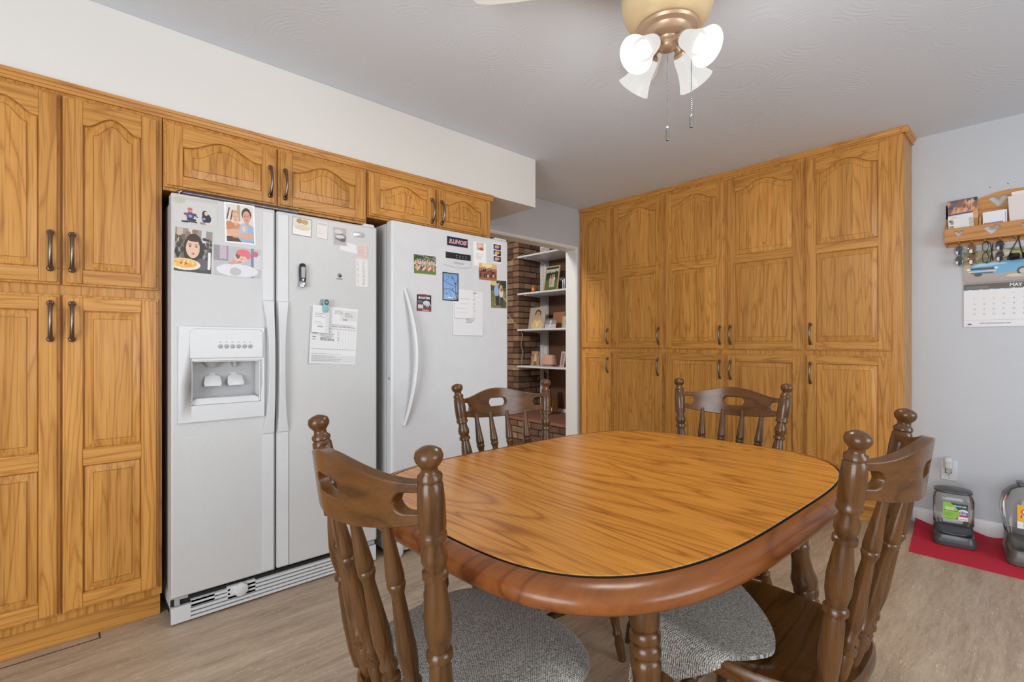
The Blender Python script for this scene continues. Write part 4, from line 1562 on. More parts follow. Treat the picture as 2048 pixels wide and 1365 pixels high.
# ------------------------------------------------------------------ what stands on the shelves
def lean_photo(name, label, cat, u0, u1, z0, v_top, ypl, pic, frame=None, fm=None, lean=9, turn=0, thick=0.004):
    """picture standing on a shelf: left and right pixel, shelf height, top pixel; optional frame width"""
    a, b_ = ony(u0, 600, ypl), ony(u1, 600, ypl)
    wd = b_[0] - a[0]
    h = ony((u0 + u1) / 2, v_top, ypl)[2] - z0
    root = thing(name, label, cat, ((a[0] + b_[0]) / 2, ypl, z0 + 0.0005))
    root.rotation_euler = (R(-lean), 0, R(turn))
    if frame:
        f = frame
        m = MB().box(-wd / 2, wd / 2, -0.008, 0.006, 0, f).box(-wd / 2, wd / 2, -0.008, 0.006, h - f, h).box(-wd / 2, -wd / 2 + f, -0.008, 0.006, f, h - f).box(wd / 2 - f, wd / 2, -0.008, 0.006, f, h - f)
        obj('frame', m, fm, root, bevel=0.0015, smooth=0)
        link('print', print_mesh('print', wd - 2 * f + 0.002, h - 2 * f + 0.002, pic), root, (0, -0.001, h / 2))
    else:
        obj('backing', MB().box(-wd / 2, wd / 2, 0, thick, 0, h), m_framedark, root, smooth=0)
        link('print', print_mesh('print', wd, h, pic), root, (0, -0.0002, h / 2))
    # easel strut so that it really stands
    q = math.tan(R(lean)) * h * 0.7
    obj('easel', MB().add([(-0.01, 0.004, h * 0.7), (0.01, 0.004, h * 0.7), (0.01, 0.02 + q * 1.3, 0.002 + 0.0), (-0.01, 0.02 + q * 1.3, 0.002), (-0.01, 0.006, h * 0.7), (0.01, 0.006, h * 0.7), (0.01, 0.022 + q * 1.3, 0.002), (-0.01, 0.022 + q * 1.3, 0.002)],
                          [(0, 1, 2, 3), (7, 6, 5, 4), (0, 3, 7, 4), (1, 5, 6, 2), (3, 2, 6, 7), (0, 4, 5, 1)]), m_framedark, root, smooth=0)
    return root


p = Pic(26, 40, (44, 62, 34))
p.rect(0, 0.78, 1, 0.92, (196, 190, 180)).rect(0, 0, 1, 0.5, (96, 112, 56)).blobs(30, 0, 0.5, 1, 0.78, 0.04, 0.09, [(40, 58, 30), (56, 76, 40)])
for q, sh in ((0.38, (206, 170, 150)), (0.55, (190, 120, 120)), (0.68, (214, 190, 180))):
    person(p, q, 0.62 + 0.03 * (q > 0.5), 0.055, shirt=sh, face=False)
    p.rect(q - 0.06, 0.16, q + 0.06, 0.5, (196, 186, 176))
lean_photo('framed_photo', 'pale wood frame with a family photo on the second white shelf', 'picture frame', 1087, 1115, shelf_z[1], 531, 4.06, p, 0.014, m_frame, 10)
p = Pic(36, 42, (176, 168, 156))
p.speckle(0, 0, 1, 1, 14)
person(p, 0.53, 0.66, 0.185, hair=(52, 38, 30), skin=(206, 156, 122), shirt=(218, 192, 138))
p.line(0.45, 0.34, 0.53, 0.12, 0.02, (240, 226, 190)).line(0.61, 0.34, 0.53, 0.12, 0.02, (240, 226, 190))
lean_photo('portrait_photo', 'studio portrait of a smiling person in a cream shirt on the third white shelf', 'photo', 1056, 1088, shelf_z[2], 614, 4.02, p, lean=10)
p = Pic(24, 22, (150, 146, 140))
p.rect(0, 0, 1, 0.42, (206, 196, 204)).rect(0, 0.8, 1, 1, (120, 112, 104)).line(0.45, 0.1, 0.5, 0.8, 0.06, (226, 222, 220)).speckle(0, 0, 1, 1, 16)
lean_photo('small_photo', 'small pale unframed photo beside the portrait on the third white shelf', 'photo', 1089, 1111, shelf_z[2], 637, 4.00, p, lean=12)
lean_photo('kraft_board', 'plain brown board leaning behind the small photo on the third white shelf', 'board', 1104, 1127, shelf_z[2], 624, 4.14, Pic(6, 6, (168, 116, 78)), lean=8)
p = Pic(12, 24, (190, 182, 170))
p.rect(0.2, 0.2, 0.8, 0.8, (150, 140, 128))
lean_photo('framed_photo', 'light frame half hidden by the doorway edge on the third white shelf', 'picture frame', 1124, 1146, shelf_z[2], 632, 3.98, p, 0.012, m_frame, 9)
p = Pic(26, 34, (176, 138, 96))
p.blobs(20, 0, 0, 1, 1, 0.08, 0.16, [(196, 160, 116), (150, 110, 74), (120, 84, 56)], 0.7).ell(0.5, 0.42, 0.15, 0.34, (206, 190, 190)).ell(0.5, 0.8, 0.08, 0.08, (214, 170, 140)).ell(0.5, 0.2, 0.13, 0.1, (90, 82, 120))
lean_photo('small_photo', 'small brown-toned wedding photo on the lowest white shelf', 'photo', 1061, 1078, shelf_z[3], 703, 4.03, p, lean=7)
p = Pic(14, 30, (196, 172, 168))
p.rect(0.25, 0.1, 0.75, 0.9, (160, 120, 116))
lean_photo('small_photo', 'narrow pinkish photo strip at the right end of the lowest white shelf', 'photo', 1119, 1128, shelf_z[3], 703, 4.0, p, lean=12)
# glazed bell, silver figure, pink box, block letters, amber bowl
q = ony(1067, 588, 4.0)
t = thing('ceramic_bell', 'small orange and red glazed bell on the second white shelf', 'ornament', (q[0], 4.0, shelf_z[1]))
obj('base', MB().lathe([(0.034, 0), (0.036, 0.006), (0.030, 0.022), (0.026, 0.028)], 20), m_bellred, t)
obj('dome', MB().lathe([(0.026, 0.028), (0.025, 0.05), (0.022, 0.075), (0.014, 0.092), (0.0, 0.096)], 20), m_amber, t)
q = ony(1125, 580, 4.0)
t = thing('silver_figurine', 'shiny silver horse figurine at the right end of the second white shelf', 'figurine', (q[0] - 0.005, 4.0, shelf_z[1]))
obj('body', MB().tube([(0.03, 0, 0.125), (0.012, 0, 0.13), (-0.008, 0, 0.12), (-0.012, 0, 0.106)], [0.016, 0.019, 0.016, 0.010], 10).tube([(-0.012, 0, 0.110), (-0.030, 0, 0.128), (-0.040, 0, 0.118)], [0.010, 0.012, 0.007], 8)
    .tube([(0.03, 0, 0.12), (0.034, 0, 0.07), (0.03, 0, 0.012)], [0.008, 0.005, 0.004], 7).tube([(0.0, 0.01, 0.115), (0.002, 0.01, 0.06), (0.0, 0.01, 0.012)], [0.008, 0.005, 0.004], 7), m_chrome, t)
obj('plinth', MB().box(-0.03, 0.05, -0.025, 0.03, 0, 0.013), m_chrome, t, bevel=0.002)
q = ony(1097, 735, 4.02)
t = thing('fabric_box', 'rounded pink box with a soft top on the lowest white shelf', 'box', (q[0], 4.03, shelf_z[3]))
obj('body', MB().loft([(0.016, 0, 0, 0.080, 0.045, 0.03), (0.022, 0, 0, 0.086, 0.05, 0.032), (0.10, 0, 0, 0.080, 0.046, 0.032), (0.122, 0, 0, 0.072, 0.04, 0.03), (0.128, 0, 0, 0.05, 0.025, 0.02)], 6), m_pink, t)
obj('base', MB().loft([(0, 0, 0, 0.076, 0.042, 0.028), (0.016, 0, 0, 0.078, 0.044, 0.028)], 6), m_framedark, t)
b = MB()
for k in range(5):
    x0 = -0.10 + 0.045 * k
    b.tube([(x0 - 0.03, -0.065 - 0.01 * (k % 2), 0.004), (x0, -0.070, 0.006 + 0.010 * (k % 2)), (x0 + 0.035, -0.062, 0.004)], 0.003, 5)
tag(obj('twig_garland', b, m_twine, None, (q[0], 4.03, shelf_z[3])), 'pale twigs lying in front of the pink box', 'twigs')
q = ony(1088, 500, 4.1)
t = thing('carved_plaque', 'small white openwork plaque on the topmost white shelf', 'plaque', (q[0] + 0.01, 4.1, shelf_z[0]))
b = MB().box(-0.07, 0.07, 0, 0.01, 0, 0.014).box(-0.07, 0.07, 0, 0.01, 0.10, 0.112)
for k in range(7):
    b.box(-0.066 + 0.021 * k, -0.058 + 0.021 * k, 0, 0.01, 0.014, 0.10)
obj('slats', b, m_paper, t, smooth=0)
q = ony(1094, 762, 4.02)
t = thing('amber_jar', 'tall dark jar with an amber lid on the hearth, below the lowest shelf', 'jar', (q[0] - 0.01, 4.02, hz))
obj('pot', MB().lathe([(0.035, 0), (0.052, 0.03), (0.06, 0.14), (0.054, 0.26), (0.042, 0.32), (0.04, 0.36)], 22), m_framedark, t)
obj('lid', MB().lathe([(0.044, 0.36), (0.048, 0.372), (0.036, 0.388), (0.0, 0.394)], 22), m_amber, t)
q = ony(1109, 826, 4.22)
t = thing('wooden_block', 'small upright wooden block on the hearth against the brown wall', 'block', (q[0], 4.22, hz))
obj('body', MB().box(-0.022, 0.022, -0.02, 0.03, 0, 0.13), oak_z, t, bevel=0.003)
obj('cap', MB().box(-0.028, 0.028, -0.025, 0.035, 0.13, 0.138), oak_x, t, bevel=0.002)
# cord of fairy lights hanging down the chimney
pts = []
for u, v in ((1006, 617), (1019, 634), (1030, 648), (1042, 660), (1045, 672), (1042, 690), (1046, 706), (1043, 722), (1044, 731)):
    if u < 1037:
        q = ony(u, v, CY - 0.006)
    else:
        q = onx(u, v, CX + 0.008)
    pts.append(q)
b = MB().tube(pts, 0.0032, 6)
for k in range(1, len(pts) - 1):
    b.tube([pts[k], pts[k] + np.array([0.012, -0.004, -0.028 if k % 2 else 0.024])], [0.0026, 0.0012], 5)
q = ony(1016, 541, CY - 0.006)
r_ = [ony(u, v, CY - 0.008) for u, v in ((1010, 532), (1018, 525), (1030, 517))] + [onx(u, v, CX + 0.01) for u, v in ((1042, 511), (1052, 507))]
b.tube(r_, 0.0032, 6)
tag(obj('twig_light_cord', b, m_twine), 'pale twig light cord trailing down the brick chimney', 'cord')


# ------------------------------------------------------------------ what is stuck to the two appliances
def on_door(name, label, cat, plane, tl, tr_, bl, br_, pic, group=None, thick=0.0007, curl=None, back=None, lift=0.0):
    P = [onx(u, v, plane) for u, v in (tl, tr_, bl, br_)]
    yc = sum(q[1] for q in P) / 4
    zc = sum(q[2] for q in P) / 4
    w = ((P[1][1] - P[0][1]) + (P[3][1] - P[2][1])) / 2
    h = ((P[0][2] - P[2][2]) + (P[1][2] - P[3][2])) / 2
    roll = math.atan2(P[1][2] - P[0][2] + P[3][2] - P[2][2], 2 * w)
    o = link(name, print_mesh(name, w, h, pic, thick, curl, back))
    o.matrix_world = Matrix.Translation((plane + 0.0004 + lift, yc, zc)) @ Matrix.Rotation(PI / 2, 4, 'Z') @ Matrix.Rotation(-roll, 4, 'Y')
    tag(o, label, cat, group)
    return o


F1, F2 = FXF, GXF
G1 = 'photos on the double-door fridge'
G2 = 'photos on the freezer'
p = Pic(64, 40, (206, 204, 201))
p.speckle(0, 0, 1, 1, 12).grad(0.86, 1.0, (206, 204, 201), (188, 188, 170)).speckle(0, 0.8, 0.3, 1, 20)
p.ell(0.14, 0.86, 0.14, 0.12, (176, 178, 140), 0.5)
p.ell(0.37, 0.30, 0.09, 0.16, (60, 74, 150)).ell(0.28, 0.36, 0.06, 0.05, (150, 60, 66)).ell(0.46, 0.36, 0.06, 0.05, (120, 60, 80)).line(0.45, 0.36, 0.53, 0.27, 0.018, (60, 50, 60))
p.ell(0.37, 0.52, 0.055, 0.09, (214, 140, 110)).ell(0.37, 0.57, 0.055, 0.05, (190, 110, 80)).line(0.33, 0.16, 0.46, 0.14, 0.045, (44, 38, 40)).line(0.2, 0.06, 0.34, 0.07, 0.035, (40, 40, 46)).line(0.4, 0.07, 0.5, 0.06, 0.03, (80, 60, 48)).ell(0.37, 0.29, 0.04, 0.05, (150, 160, 200))
p.ell(0.74, 0.26, 0.11, 0.2, (40, 40, 62)).ell(0.71, 0.42, 0.07, 0.16, (44, 36, 36)).ell(0.735, 0.46, 0.045, 0.08, (226, 186, 166)).ell(0.68, 0.24, 0.04, 0.05, (130, 140, 190)).line(0.62, 0.06, 0.7, 0.06, 0.045, (150, 134, 118)).line(0.74, 0.07, 0.84, 0.06, 0.035, (226, 200, 186))
on_door('photo_print', 'photo of two children sitting on grey sand, top left of the fridge', 'photo', F1, (346, 392), (434, 404), (347, 443), (435, 454), p, G1)
p = Pic(42, 60, (222, 214, 206))
p.rect(0.42, 0.55, 0.5, 1, (190, 160, 110)).line(0.08, 0.6, 0.16, 0.86, 0.02, (60, 50, 46)).line(0.2, 0.58, 0.26, 0.8, 0.02, (60, 50, 46)).rect(0.0, 0.0, 1, 0.17, (82, 60, 50))
person(p, 0.36, 0.66, 0.13, hair=(196, 160, 120), skin=(226, 178, 150), shirt=(206, 140, 100))
person(p, 0.72, 0.70, 0.17, hair=(66, 52, 46), skin=(214, 158, 130), shirt=(150, 176, 206))
p.ell(0.16, 0.42, 0.15, 0.12, (200, 130, 90)).ell(0.34, 0.26, 0.34, 0.09, (222, 172, 142)).ell(0.62, 0.36, 0.14, 0.16, (170, 184, 214)).ell(0.72, 0.2, 0.22, 0.09, (216, 164, 134)).ell(0.62, 0.38, 0.06, 0.08, (226, 200, 170))
p.border(0.045)
on_door('photo_print', 'white-bordered selfie of a bearded adult and a child with a drink', 'photo', F1, (448, 404), (510, 412), (450, 484), (510, 491), p, G1)
p = Pic(56, 66, (150, 142, 132))
p.rect(0.05, 0.7, 0.2, 1, (196, 180, 156)).rect(0.35, 0.75, 0.5, 1, (206, 200, 190)).rect(0.7, 0.6, 0.82, 1, (206, 204, 200)).blobs(26, 0, 0.35, 0.25, 0.8, 0.03, 0.08, [(50, 44, 40), (70, 62, 56), (110, 96, 80)]).blobs(18, 0.75, 0.3, 1, 0.8, 0.03, 0.07, [(60, 54, 54), (90, 84, 84)])
p.ell(0.34, 0.88, 0.07, 0.06, (150, 110, 76)).ell(0.52, 0.95, 0.08, 0.06, (150, 116, 84)).ell(0.5, 0.52, 0.27, 0.38, (56, 42, 38)).ell(0.48, 0.56, 0.185, 0.23, (228, 188, 166)).ell(0.5, 0.78, 0.2, 0.07, (62, 46, 40))
for q in (0.40, 0.57):
    p.ell(q, 0.60, 0.035, 0.018, (64, 44, 40)).line(q - 0.04, 0.645, q + 0.04, 0.65, 0.008, (80, 58, 50))
p.ell(0.49, 0.43, 0.045, 0.03, (196, 112, 100)).line(0.46, 0.42, 0.44, 0.33, 0.012, (226, 176, 110)).rect(0, 0, 1, 0.15, (74, 66, 66)).ell(0.75, 0.2, 0.2, 0.14, (96, 90, 96)).ell(0.28, 0.17, 0.42, 0.135, (232, 222, 202)).ell(0.27, 0.19, 0.34, 0.10, (232, 176, 86)).ell(0.25, 0.19, 0.10, 0.04, (206, 92, 56)).blobs(16, 0.02, 0.12, 0.5, 0.27, 0.02, 0.04, [(240, 200, 100), (226, 160, 80), (238, 210, 140)]).rect(0.9, 0.1, 0.97, 0.5, (232, 230, 228))
on_door('photo_print', 'photo of a child eating a plate of noodles, lower left on the fridge', 'photo', F1, (349, 453), (424, 465), (349, 541), (423, 549), p, G1)
p = Pic(60, 44, (186, 186, 192))
p.rect(0, 0.5, 0.3, 1, (150, 146, 148)).rect(0.12, 0.55, 0.26, 1, (196, 176, 186)).rect(0.78, 0, 0.84, 1, (120, 130, 160)).rect(0.84, 0.3, 1, 0.8, (206, 206, 212)).ell(0.5, 0.2, 0.44, 0.22, (220, 222, 226)).ell(0.45, 0.16, 0.12, 0.14, (190, 186, 186)).poly([(0.28, 0.42), (0.5, 0.62), (0.6, 0.5), (0.36, 0.38)], (206, 160, 136))
p.ell(0.56, 0.66, 0.14, 0.2, (224, 188, 170)).ell(0.5, 0.72, 0.05, 0.1, (120, 90, 76)).ell(0.62, 0.82, 0.15, 0.12, (226, 110, 120)).ell(0.72, 0.74, 0.06, 0.12, (226, 110, 120)).ell(0.88, 0.82, 0.06, 0.1, (206, 100, 110)).ell(0.5, 0.62, 0.015, 0.015, (60, 44, 40)).ell(0.58, 0.6, 0.015, 0.015, (60, 44, 40)).ell(0.54, 0.5, 0.05, 0.03, (196, 130, 120)).speckle(0, 0, 1, 1, 10)
on_door('photo_print', 'photo of a baby with a pink bow in a clear plastic sleeve', 'photo', F1, (427, 489), (522, 500), (427, 549), (521, 558), p, G1, curl=lambda u, v: 0.002 * math.sin(PI * u) * (1 - v))
p = Pic(30, 26, (220, 214, 206))
p.rect(0, 0, 1, 0.45, (232, 230, 226)).ell(0.36, 0.8, 0.16, 0.14, (176, 140, 80)).ell(0.64, 0.78, 0.17, 0.14, (190, 156, 92)).ell(0.52, 0.45, 0.4, 0.14, (214, 200, 178)).border(0.03, (150, 146, 140))
on_door('magnet_card', 'glossy square card magnet with tan pictures, top of the right fridge door', 'magnet', F1, (584, 432), (623, 440), (584, 469), (623, 476), p, None, 0.002)
p = Pic(24, 30, (226, 222, 218))
p.rect(0.1, 0.78, 0.9, 0.92, (206, 192, 180)).border(0.03, (170, 166, 162)).text_lines(0.15, 0.9, (0.3, 0.4, 0.5, 0.6), (190, 186, 182), 0.012)
on_door('magnet_card', 'glossy pale card magnet in the middle of the row of three', 'magnet', F1, (632, 441), (655, 446), (633, 476), (655, 480), p, None, 0.002)
p = Pic(28, 36, (176, 170, 168))
p.ell(0.55, 0.45, 0.42, 0.2, (120, 112, 112)).ell(0.5, 0.48, 0.34, 0.1, (206, 204, 204)).ell(0.7, 0.3, 0.2, 0.1, (90, 84, 86)).ell(0.4, 0.75, 0.3, 0.12, (206, 202, 200)).border(0.04, (206, 204, 202))
on_door('magnet_card', 'shiny silver-grey photo magnet beside the oval badge', 'magnet', F1, (665, 453), (693, 457), (666, 490), (693, 493), p, None, 0.002)
p = Pic(18, 22, (222, 196, 190))
p.text_lines(0.12, 0.92, (0.2, 0.32, 0.44, 0.56, 0.68, 0.8), (190, 150, 146), 0.014)
on_door('paper_note', 'small pink paper note at the top of the long list', 'note', F1, (715, 488), (734, 491), (711, 517), (734, 519), p, None, lift=0.0012)
on_door('paper_slip', 'white paper slip tucked under the pink note and the silver magnet', 'paper', F1, (680, 484), (717, 489), (680, 497), (713, 511), Pic(8, 6, (226, 226, 226)))
p = Pic(26, 50, (224, 222, 219))
p.text_lines(0.08, 0.3, [0.06 + 0.05 * k for k in range(18)], (170, 168, 168), 0.008).text_lines(0.55, 0.8, [0.06 + 0.05 * k for k in range(18)], (150, 148, 148), 0.01)
on_door('paper_list', 'long narrow printed list hanging below the pink note', 'paper', F1, (711, 515), (735, 518), (712, 573), (736, 575), p)
# small round emblem magnet with a line of writing
q = onx(679, 553, F1)
t = thing('emblem_magnet', 'tiny dark round emblem magnet with one line of writing below it', 'magnet', (F1 + 0.0004, q[1], q[2]), PI / 2)
RX = Matrix.Rotation(PI / 2, 4, 'X')
obj('disc', MB().lathe([(0.0105, 0), (0.0105, 0.0015), (0.0098, 0.002), (0.0, 0.002)], 20, Matrix.Translation((0, 0, 0.004)) @ RX), m_inkgrey, t)
b = MB().lathe([(0.0062, 0.002), (0.0062, 0.0026), (0.0, 0.0028)], 6, Matrix.Translation((0.003, 0, 0.001)) @ RX).box(-0.014, 0.014, -0.0016, 0, -0.0145, -0.0115)
obj('motif', b, m_ink, t)
# flashlight hanging by its magnet
q = onx(603.5, 551, F1)
t = thing('flashlight', 'black and silver magnetic flashlight on the right fridge door', 'flashlight', (F1 + 0.0004, q[1], q[2]), PI / 2)
obj('body', MB().loft([(-0.032, 0, -0.011, 0.0135, 0.010, 0.009), (-0.012, 0, -0.011, 0.0145, 0.011, 0.010), (0.02, 0, -0.011, 0.0155, 0.011, 0.010), (0.045, 0, -0.011, 0.0135, 0.010, 0.009), (0.053, 0, -0.011, 0.008, 0.007, 0.0065)], 6), m_black, t)
obj('head', MB().loft([(-0.054, 0, -0.012, 0.0165, 0.012, 0.0115), (-0.046, 0, -0.012, 0.0170, 0.012, 0.0115), (-0.036, 0, -0.012, 0.0150, 0.011, 0.0105), (-0.031, 0, -0.011, 0.0135, 0.010, 0.009)], 6), m_chrome, t)
obj('side_lamp', MB().loft([(-0.014, 0, -0.0215, 0.008, 0.0016, 0.0015), (0.036, 0, -0.0215, 0.010, 0.0016, 0.0015)], 5), m_grey_plastic, t, bevel=0.001)
obj('button', MB().lathe([(0.0045, 0.020), (0.0045, 0.0235), (0.0, 0.024)], 12, Matrix.Translation((0.0, 0, -0.023)) @ RX), m_chrome, t)
# papers under the teal clip
p = Pic(64, 78, (228, 228, 227))
p.rect(0.62, 0.78, 0.98, 0.96, (214, 214, 214)).text_lines(0.5, 0.68, (0.95, 0.93, 0.91, 0.89), (96, 96, 100), 0.004).text_lines(0.72, 0.9, (0.91, 0.89, 0.87, 0.85), (100, 100, 104), 0.004).text_lines(0.68, 0.82, (0.80, 0.785), (70, 70, 74), 0.005)
p.rect(0.04, 0.60, 0.98, 0.63, (206, 206, 207)).text_lines(0.45, 0.98, (0.69, 0.67, 0.655), (100, 100, 104), 0.004).text_lines(0.05, 0.16, (0.57, 0.55, 0.53, 0.51, 0.46, 0.42), (96, 96, 100), 0.005).text_lines(0.22, 0.52, [0.58 - 0.021 * k for k in range(9)], (80, 80, 86), 0.005)
for k in range(7):
    p.line(0.58 + 0.06 * k, 0.28, 0.58 + 0.06 * k, 0.6, 0.002, (206, 206, 208))
p.text_lines(0.58, 0.62, (0.57, 0.55, 0.53, 0.51, 0.46, 0.42), (120, 120, 122), 0.005).rect(0.04, 0.24, 0.98, 0.265, (200, 200, 202)).rect(0.04, 0.02, 0.98, 0.14, (214, 214, 215)).text_lines(0.05, 0.7, (0.17, 0.14, 0.11, 0.08, 0.05), (120, 120, 124), 0.004)
on_door('invoice_sheet', 'printed white invoice sheet held up by the teal clip', 'paper', F1, (621, 612), (717, 618), (617, 725), (709, 731), p, None, curl=lambda u, v: 0.010 * (1 - u) ** 3 * (0.3 + 0.7 * (1 - v)))
p = Pic(30, 44, (226, 226, 225))
p.text_lines(0.15, 0.75, (0.7, 0.64, 0.58, 0.4, 0.34), (150, 150, 152), 0.008).text_lines(0.3, 0.7, (0.26, 0.22), (110, 110, 112), 0.01).rect(0.78, 0.02, 1, 0.98, (214, 214, 214))
on_door('receipt', 'small receipt hanging over the corner of the invoice sheet', 'paper', F1, (621, 610), (657, 613), (623, 664), (655, 668), p, None, lift=0.0125, curl=lambda u, v: 0.006 * (1 - v) ** 2)
q = onx(647, 611, F1)
t = thing('bag_clip', 'teal plastic clip magnet with a brown ring holding the papers', 'clip', (F1 + 0.0004, q[1], q[2]), PI / 2)
obj('jaw', MB().loft([(-0.033, 0.002, -0.020, 0.0105, 0.003, 0.0028), (-0.028, 0.002, -0.021, 0.012, 0.0035, 0.0033), (0.0, 0.0015, -0.024, 0.0115, 0.004, 0.0038), (0.012, 0.001, -0.025, 0.0135, 0.004, 0.0038), (0.026, 0.0, -0.026, 0.008, 0.004, 0.0038)], 5), m_teal, t)
obj('back_plate', MB().loft([(-0.020, -0.006, -0.003, 0.010, 0.003, 0.0028), (0.010, -0.006, -0.003, 0.012, 0.003, 0.0028), (0.028, -0.006, -0.006, 0.009, 0.004, 0.0038)], 5), m_grey_plastic, t)
obj('ring', MB().tube([(0.003 + 0.0085 * math.cos(x * PI / 8), -0.030, 0.013 + 0.0095 * math.sin(x * PI / 8)) for x in range(16)], 0.0028, 8, closed=True), m_clipring, t)
obj('spring', MB().tube([(0.0, -0.026, 0.013), (-0.004, -0.006, 0.013)], 0.006, 8), m_grey_plastic, t)

# freezer door
q0, q1 = onx(894, 473, F2), onx(935, 496, F2)
yc, zc = (q0[1] + q1[1]) / 2, sum(onx(u, v, F2)[2] for u, v in ((894, 473), (935, 479), (894, 491), (935, 496))) / 4
hw, hh = (q1[1] - q0[1]) / 2, (onx(914, 476, F2)[2] - onx(914, 493.5, F2)[2]) / 2
t = thing('name_magnet', 'navy rectangular magnet with slanted orange capital letters on the freezer', 'magnet', (F2 + 0.0004, yc, zc), PI / 2)
obj('plate', MB().box(-hw, hw, -0.0022, 0, -hh, hh), m_navy, t, bevel=0.0006, smooth=0)
L0 = lettering('lettering', 'ILLINOIS', hh * 1.30, m_whiteink, t, (0, -0.0023, -0.001), shear=0.25, bold=0.0012, sx=1.0)
L1 = lettering('lettering', 'ILLINOIS', hh * 1.30, m_orange, t, (0, -0.0027, -0.001), shear=0.25, bold=0.0002, sx=1.0)
for L_ in (L0, L1):
    L_.scale = (2 * hw * 0.88 / max(L_.dimensions.x, 1e-4), 1, 1)
p = Pic(54, 46, (86, 104, 56))
p.rect(0, 0.72, 1, 1, (62, 80, 48)).blobs(50, 0, 0.7, 1, 1, 0.02, 0.06, [(50, 66, 40), (90, 104, 70), (150, 150, 130)]).rect(0, 0, 1, 0.2, (104, 124, 62))
for k in range(9):
    x = 0.08 + 0.105 * k
    person(p, x, 0.66 + 0.05 * (k % 2), 0.05, skin=(226, 190, 164), shirt=[(206, 190, 170), (190, 150, 130), (210, 196, 160), (180, 170, 190)][k % 4], face=False)
for k in range(7):
    x = 0.13 + 0.125 * k
    person(p, x, 0.46 - 0.03 * (k % 2), 0.055, skin=(222, 180, 152), shirt=[(226, 150, 120), (214, 186, 150), (70, 70, 150), (220, 190, 180), (206, 100, 80), (226, 200, 160), (180, 120, 110)][k], face=False)
    p.ell(x + 0.02, 0.22, 0.04, 0.07, [(214, 176, 150), (120, 96, 90)][k % 2])
on_door('photo_print', 'group photo of many people on a green lawn, left on the freezer', 'photo', F2, (827, 508), (871, 514), (828, 547), (872, 550), p, G2)
p = Pic(36, 64, (238, 238, 238))
p.rect(0.27, 0.66, 0.78, 0.97, (206, 170, 140)).ell(0.5, 0.83, 0.17, 0.12, (230, 196, 172)).ell(0.62, 0.72, 0.18, 0.06, (150, 104, 80)).text_lines(0.2, 0.8, (0.5, 0.42, 0.36, 0.3), (190, 190, 192), 0.012).border(0.02, (206, 206, 206))
on_door('announcement_card', 'white card with a small baby picture at its top, on the freezer', 'card', F2, (946, 482), (972, 487), (947, 532), (973, 534), p, None)
p = Pic(20, 66, (236, 236, 236))
for k in range(3):
    y = 0.68 - 0.3 * k
    p.rect(0.06, y, 0.94, y + 0.26, (40, 34, 32)).ell(0.4, y + 0.13, 0.2, 0.09, (226, 170, 120)).ell(0.62, y + 0.16, 0.16, 0.07, (210, 140, 90)).ell(0.3, y + 0.05, 0.2, 0.05, [(80, 90, 170), (190, 190, 200), (120, 120, 170)][k])
on_door('photo_strip', 'photo booth strip with three small dark pictures, top right of the freezer', 'photo', F2, (987, 486), (1004, 489), (985, 526), (1001, 528), p, None)
p = Pic(46, 44, (150, 96, 70))
p.rect(0, 0.7, 1, 1, (214, 180, 120)).ell(0.45, 0.9, 0.3, 0.16, (240, 216, 160)).rect(0, 0, 1, 0.16, (170, 100, 76))
for k in range(8):
    person(p, 0.07 + 0.122 * k, 0.62 + 0.05 * (k % 3), 0.055, skin=(196, 140, 116), shirt=[(140, 50, 46), (120, 60, 56), (60, 40, 40), (150, 70, 60)][k % 4], face=False)
    p.rect(0.03 + 0.122 * k, 0.14, 0.11 + 0.122 * k, 0.4, [(70, 44, 40), (120, 70, 60), (50, 40, 44)][k % 3])
p.ell(0.5, 0.25, 0.04, 0.1, (220, 200, 190)).ell(0.8, 0.28, 0.03, 0.1, (214, 196, 186))
on_door('photo_print', 'indoor group photo in red and gold tones on the freezer', 'photo', F2, (957, 526), (993, 530), (958, 559), (993, 563), p, G2, lift=0.0008)
p = Pic(40, 64, (120, 116, 66))
p.rect(0, 0.62, 1, 1, (70, 84, 52)).ell(0.2, 0.9, 0.24, 0.1, (206, 196, 120)).ell(0.85, 0.9, 0.2, 0.16, (40, 56, 36)).ell(0.8, 0.2, 0.2, 0.2, (84, 90, 50)).blobs(40, 0, 0, 1, 0.6, 0.01, 0.04, [(150, 140, 80), (96, 96, 54), (180, 166, 110)])
p.ell(0.36, 0.62, 0.15, 0.22, (150, 180, 216)).rect(0.3, 0.1, 0.52, 0.44, (52, 48, 46)).ell(0.45, 0.88, 0.08, 0.08, (206, 164, 136)).ell(0.44, 0.93, 0.08, 0.05, (80, 60, 44)).ell(0.66, 0.58, 0.13, 0.22, (226, 206, 190)).ell(0.68, 0.72, 0.10, 0.13, (160, 110, 76)).ell(0.64, 0.76, 0.05, 0.07, (222, 180, 156)).rect(0.58, 0.06, 0.78, 0.4, (70, 66, 60)).line(0.8, 0.4, 0.98, 0.26, 0.02, (220, 200, 184))
on_door('photo_print', 'photo of a couple embracing in a sunny meadow, right edge of the freezer', 'photo', F2, (982, 561), (1013, 562), (981, 615), (1012, 618), p, G2)
p = Pic(44, 72, (126, 164, 216))
p.grad(0, 1, (150, 184, 226), (116, 154, 210))
br = (52, 46, 52)
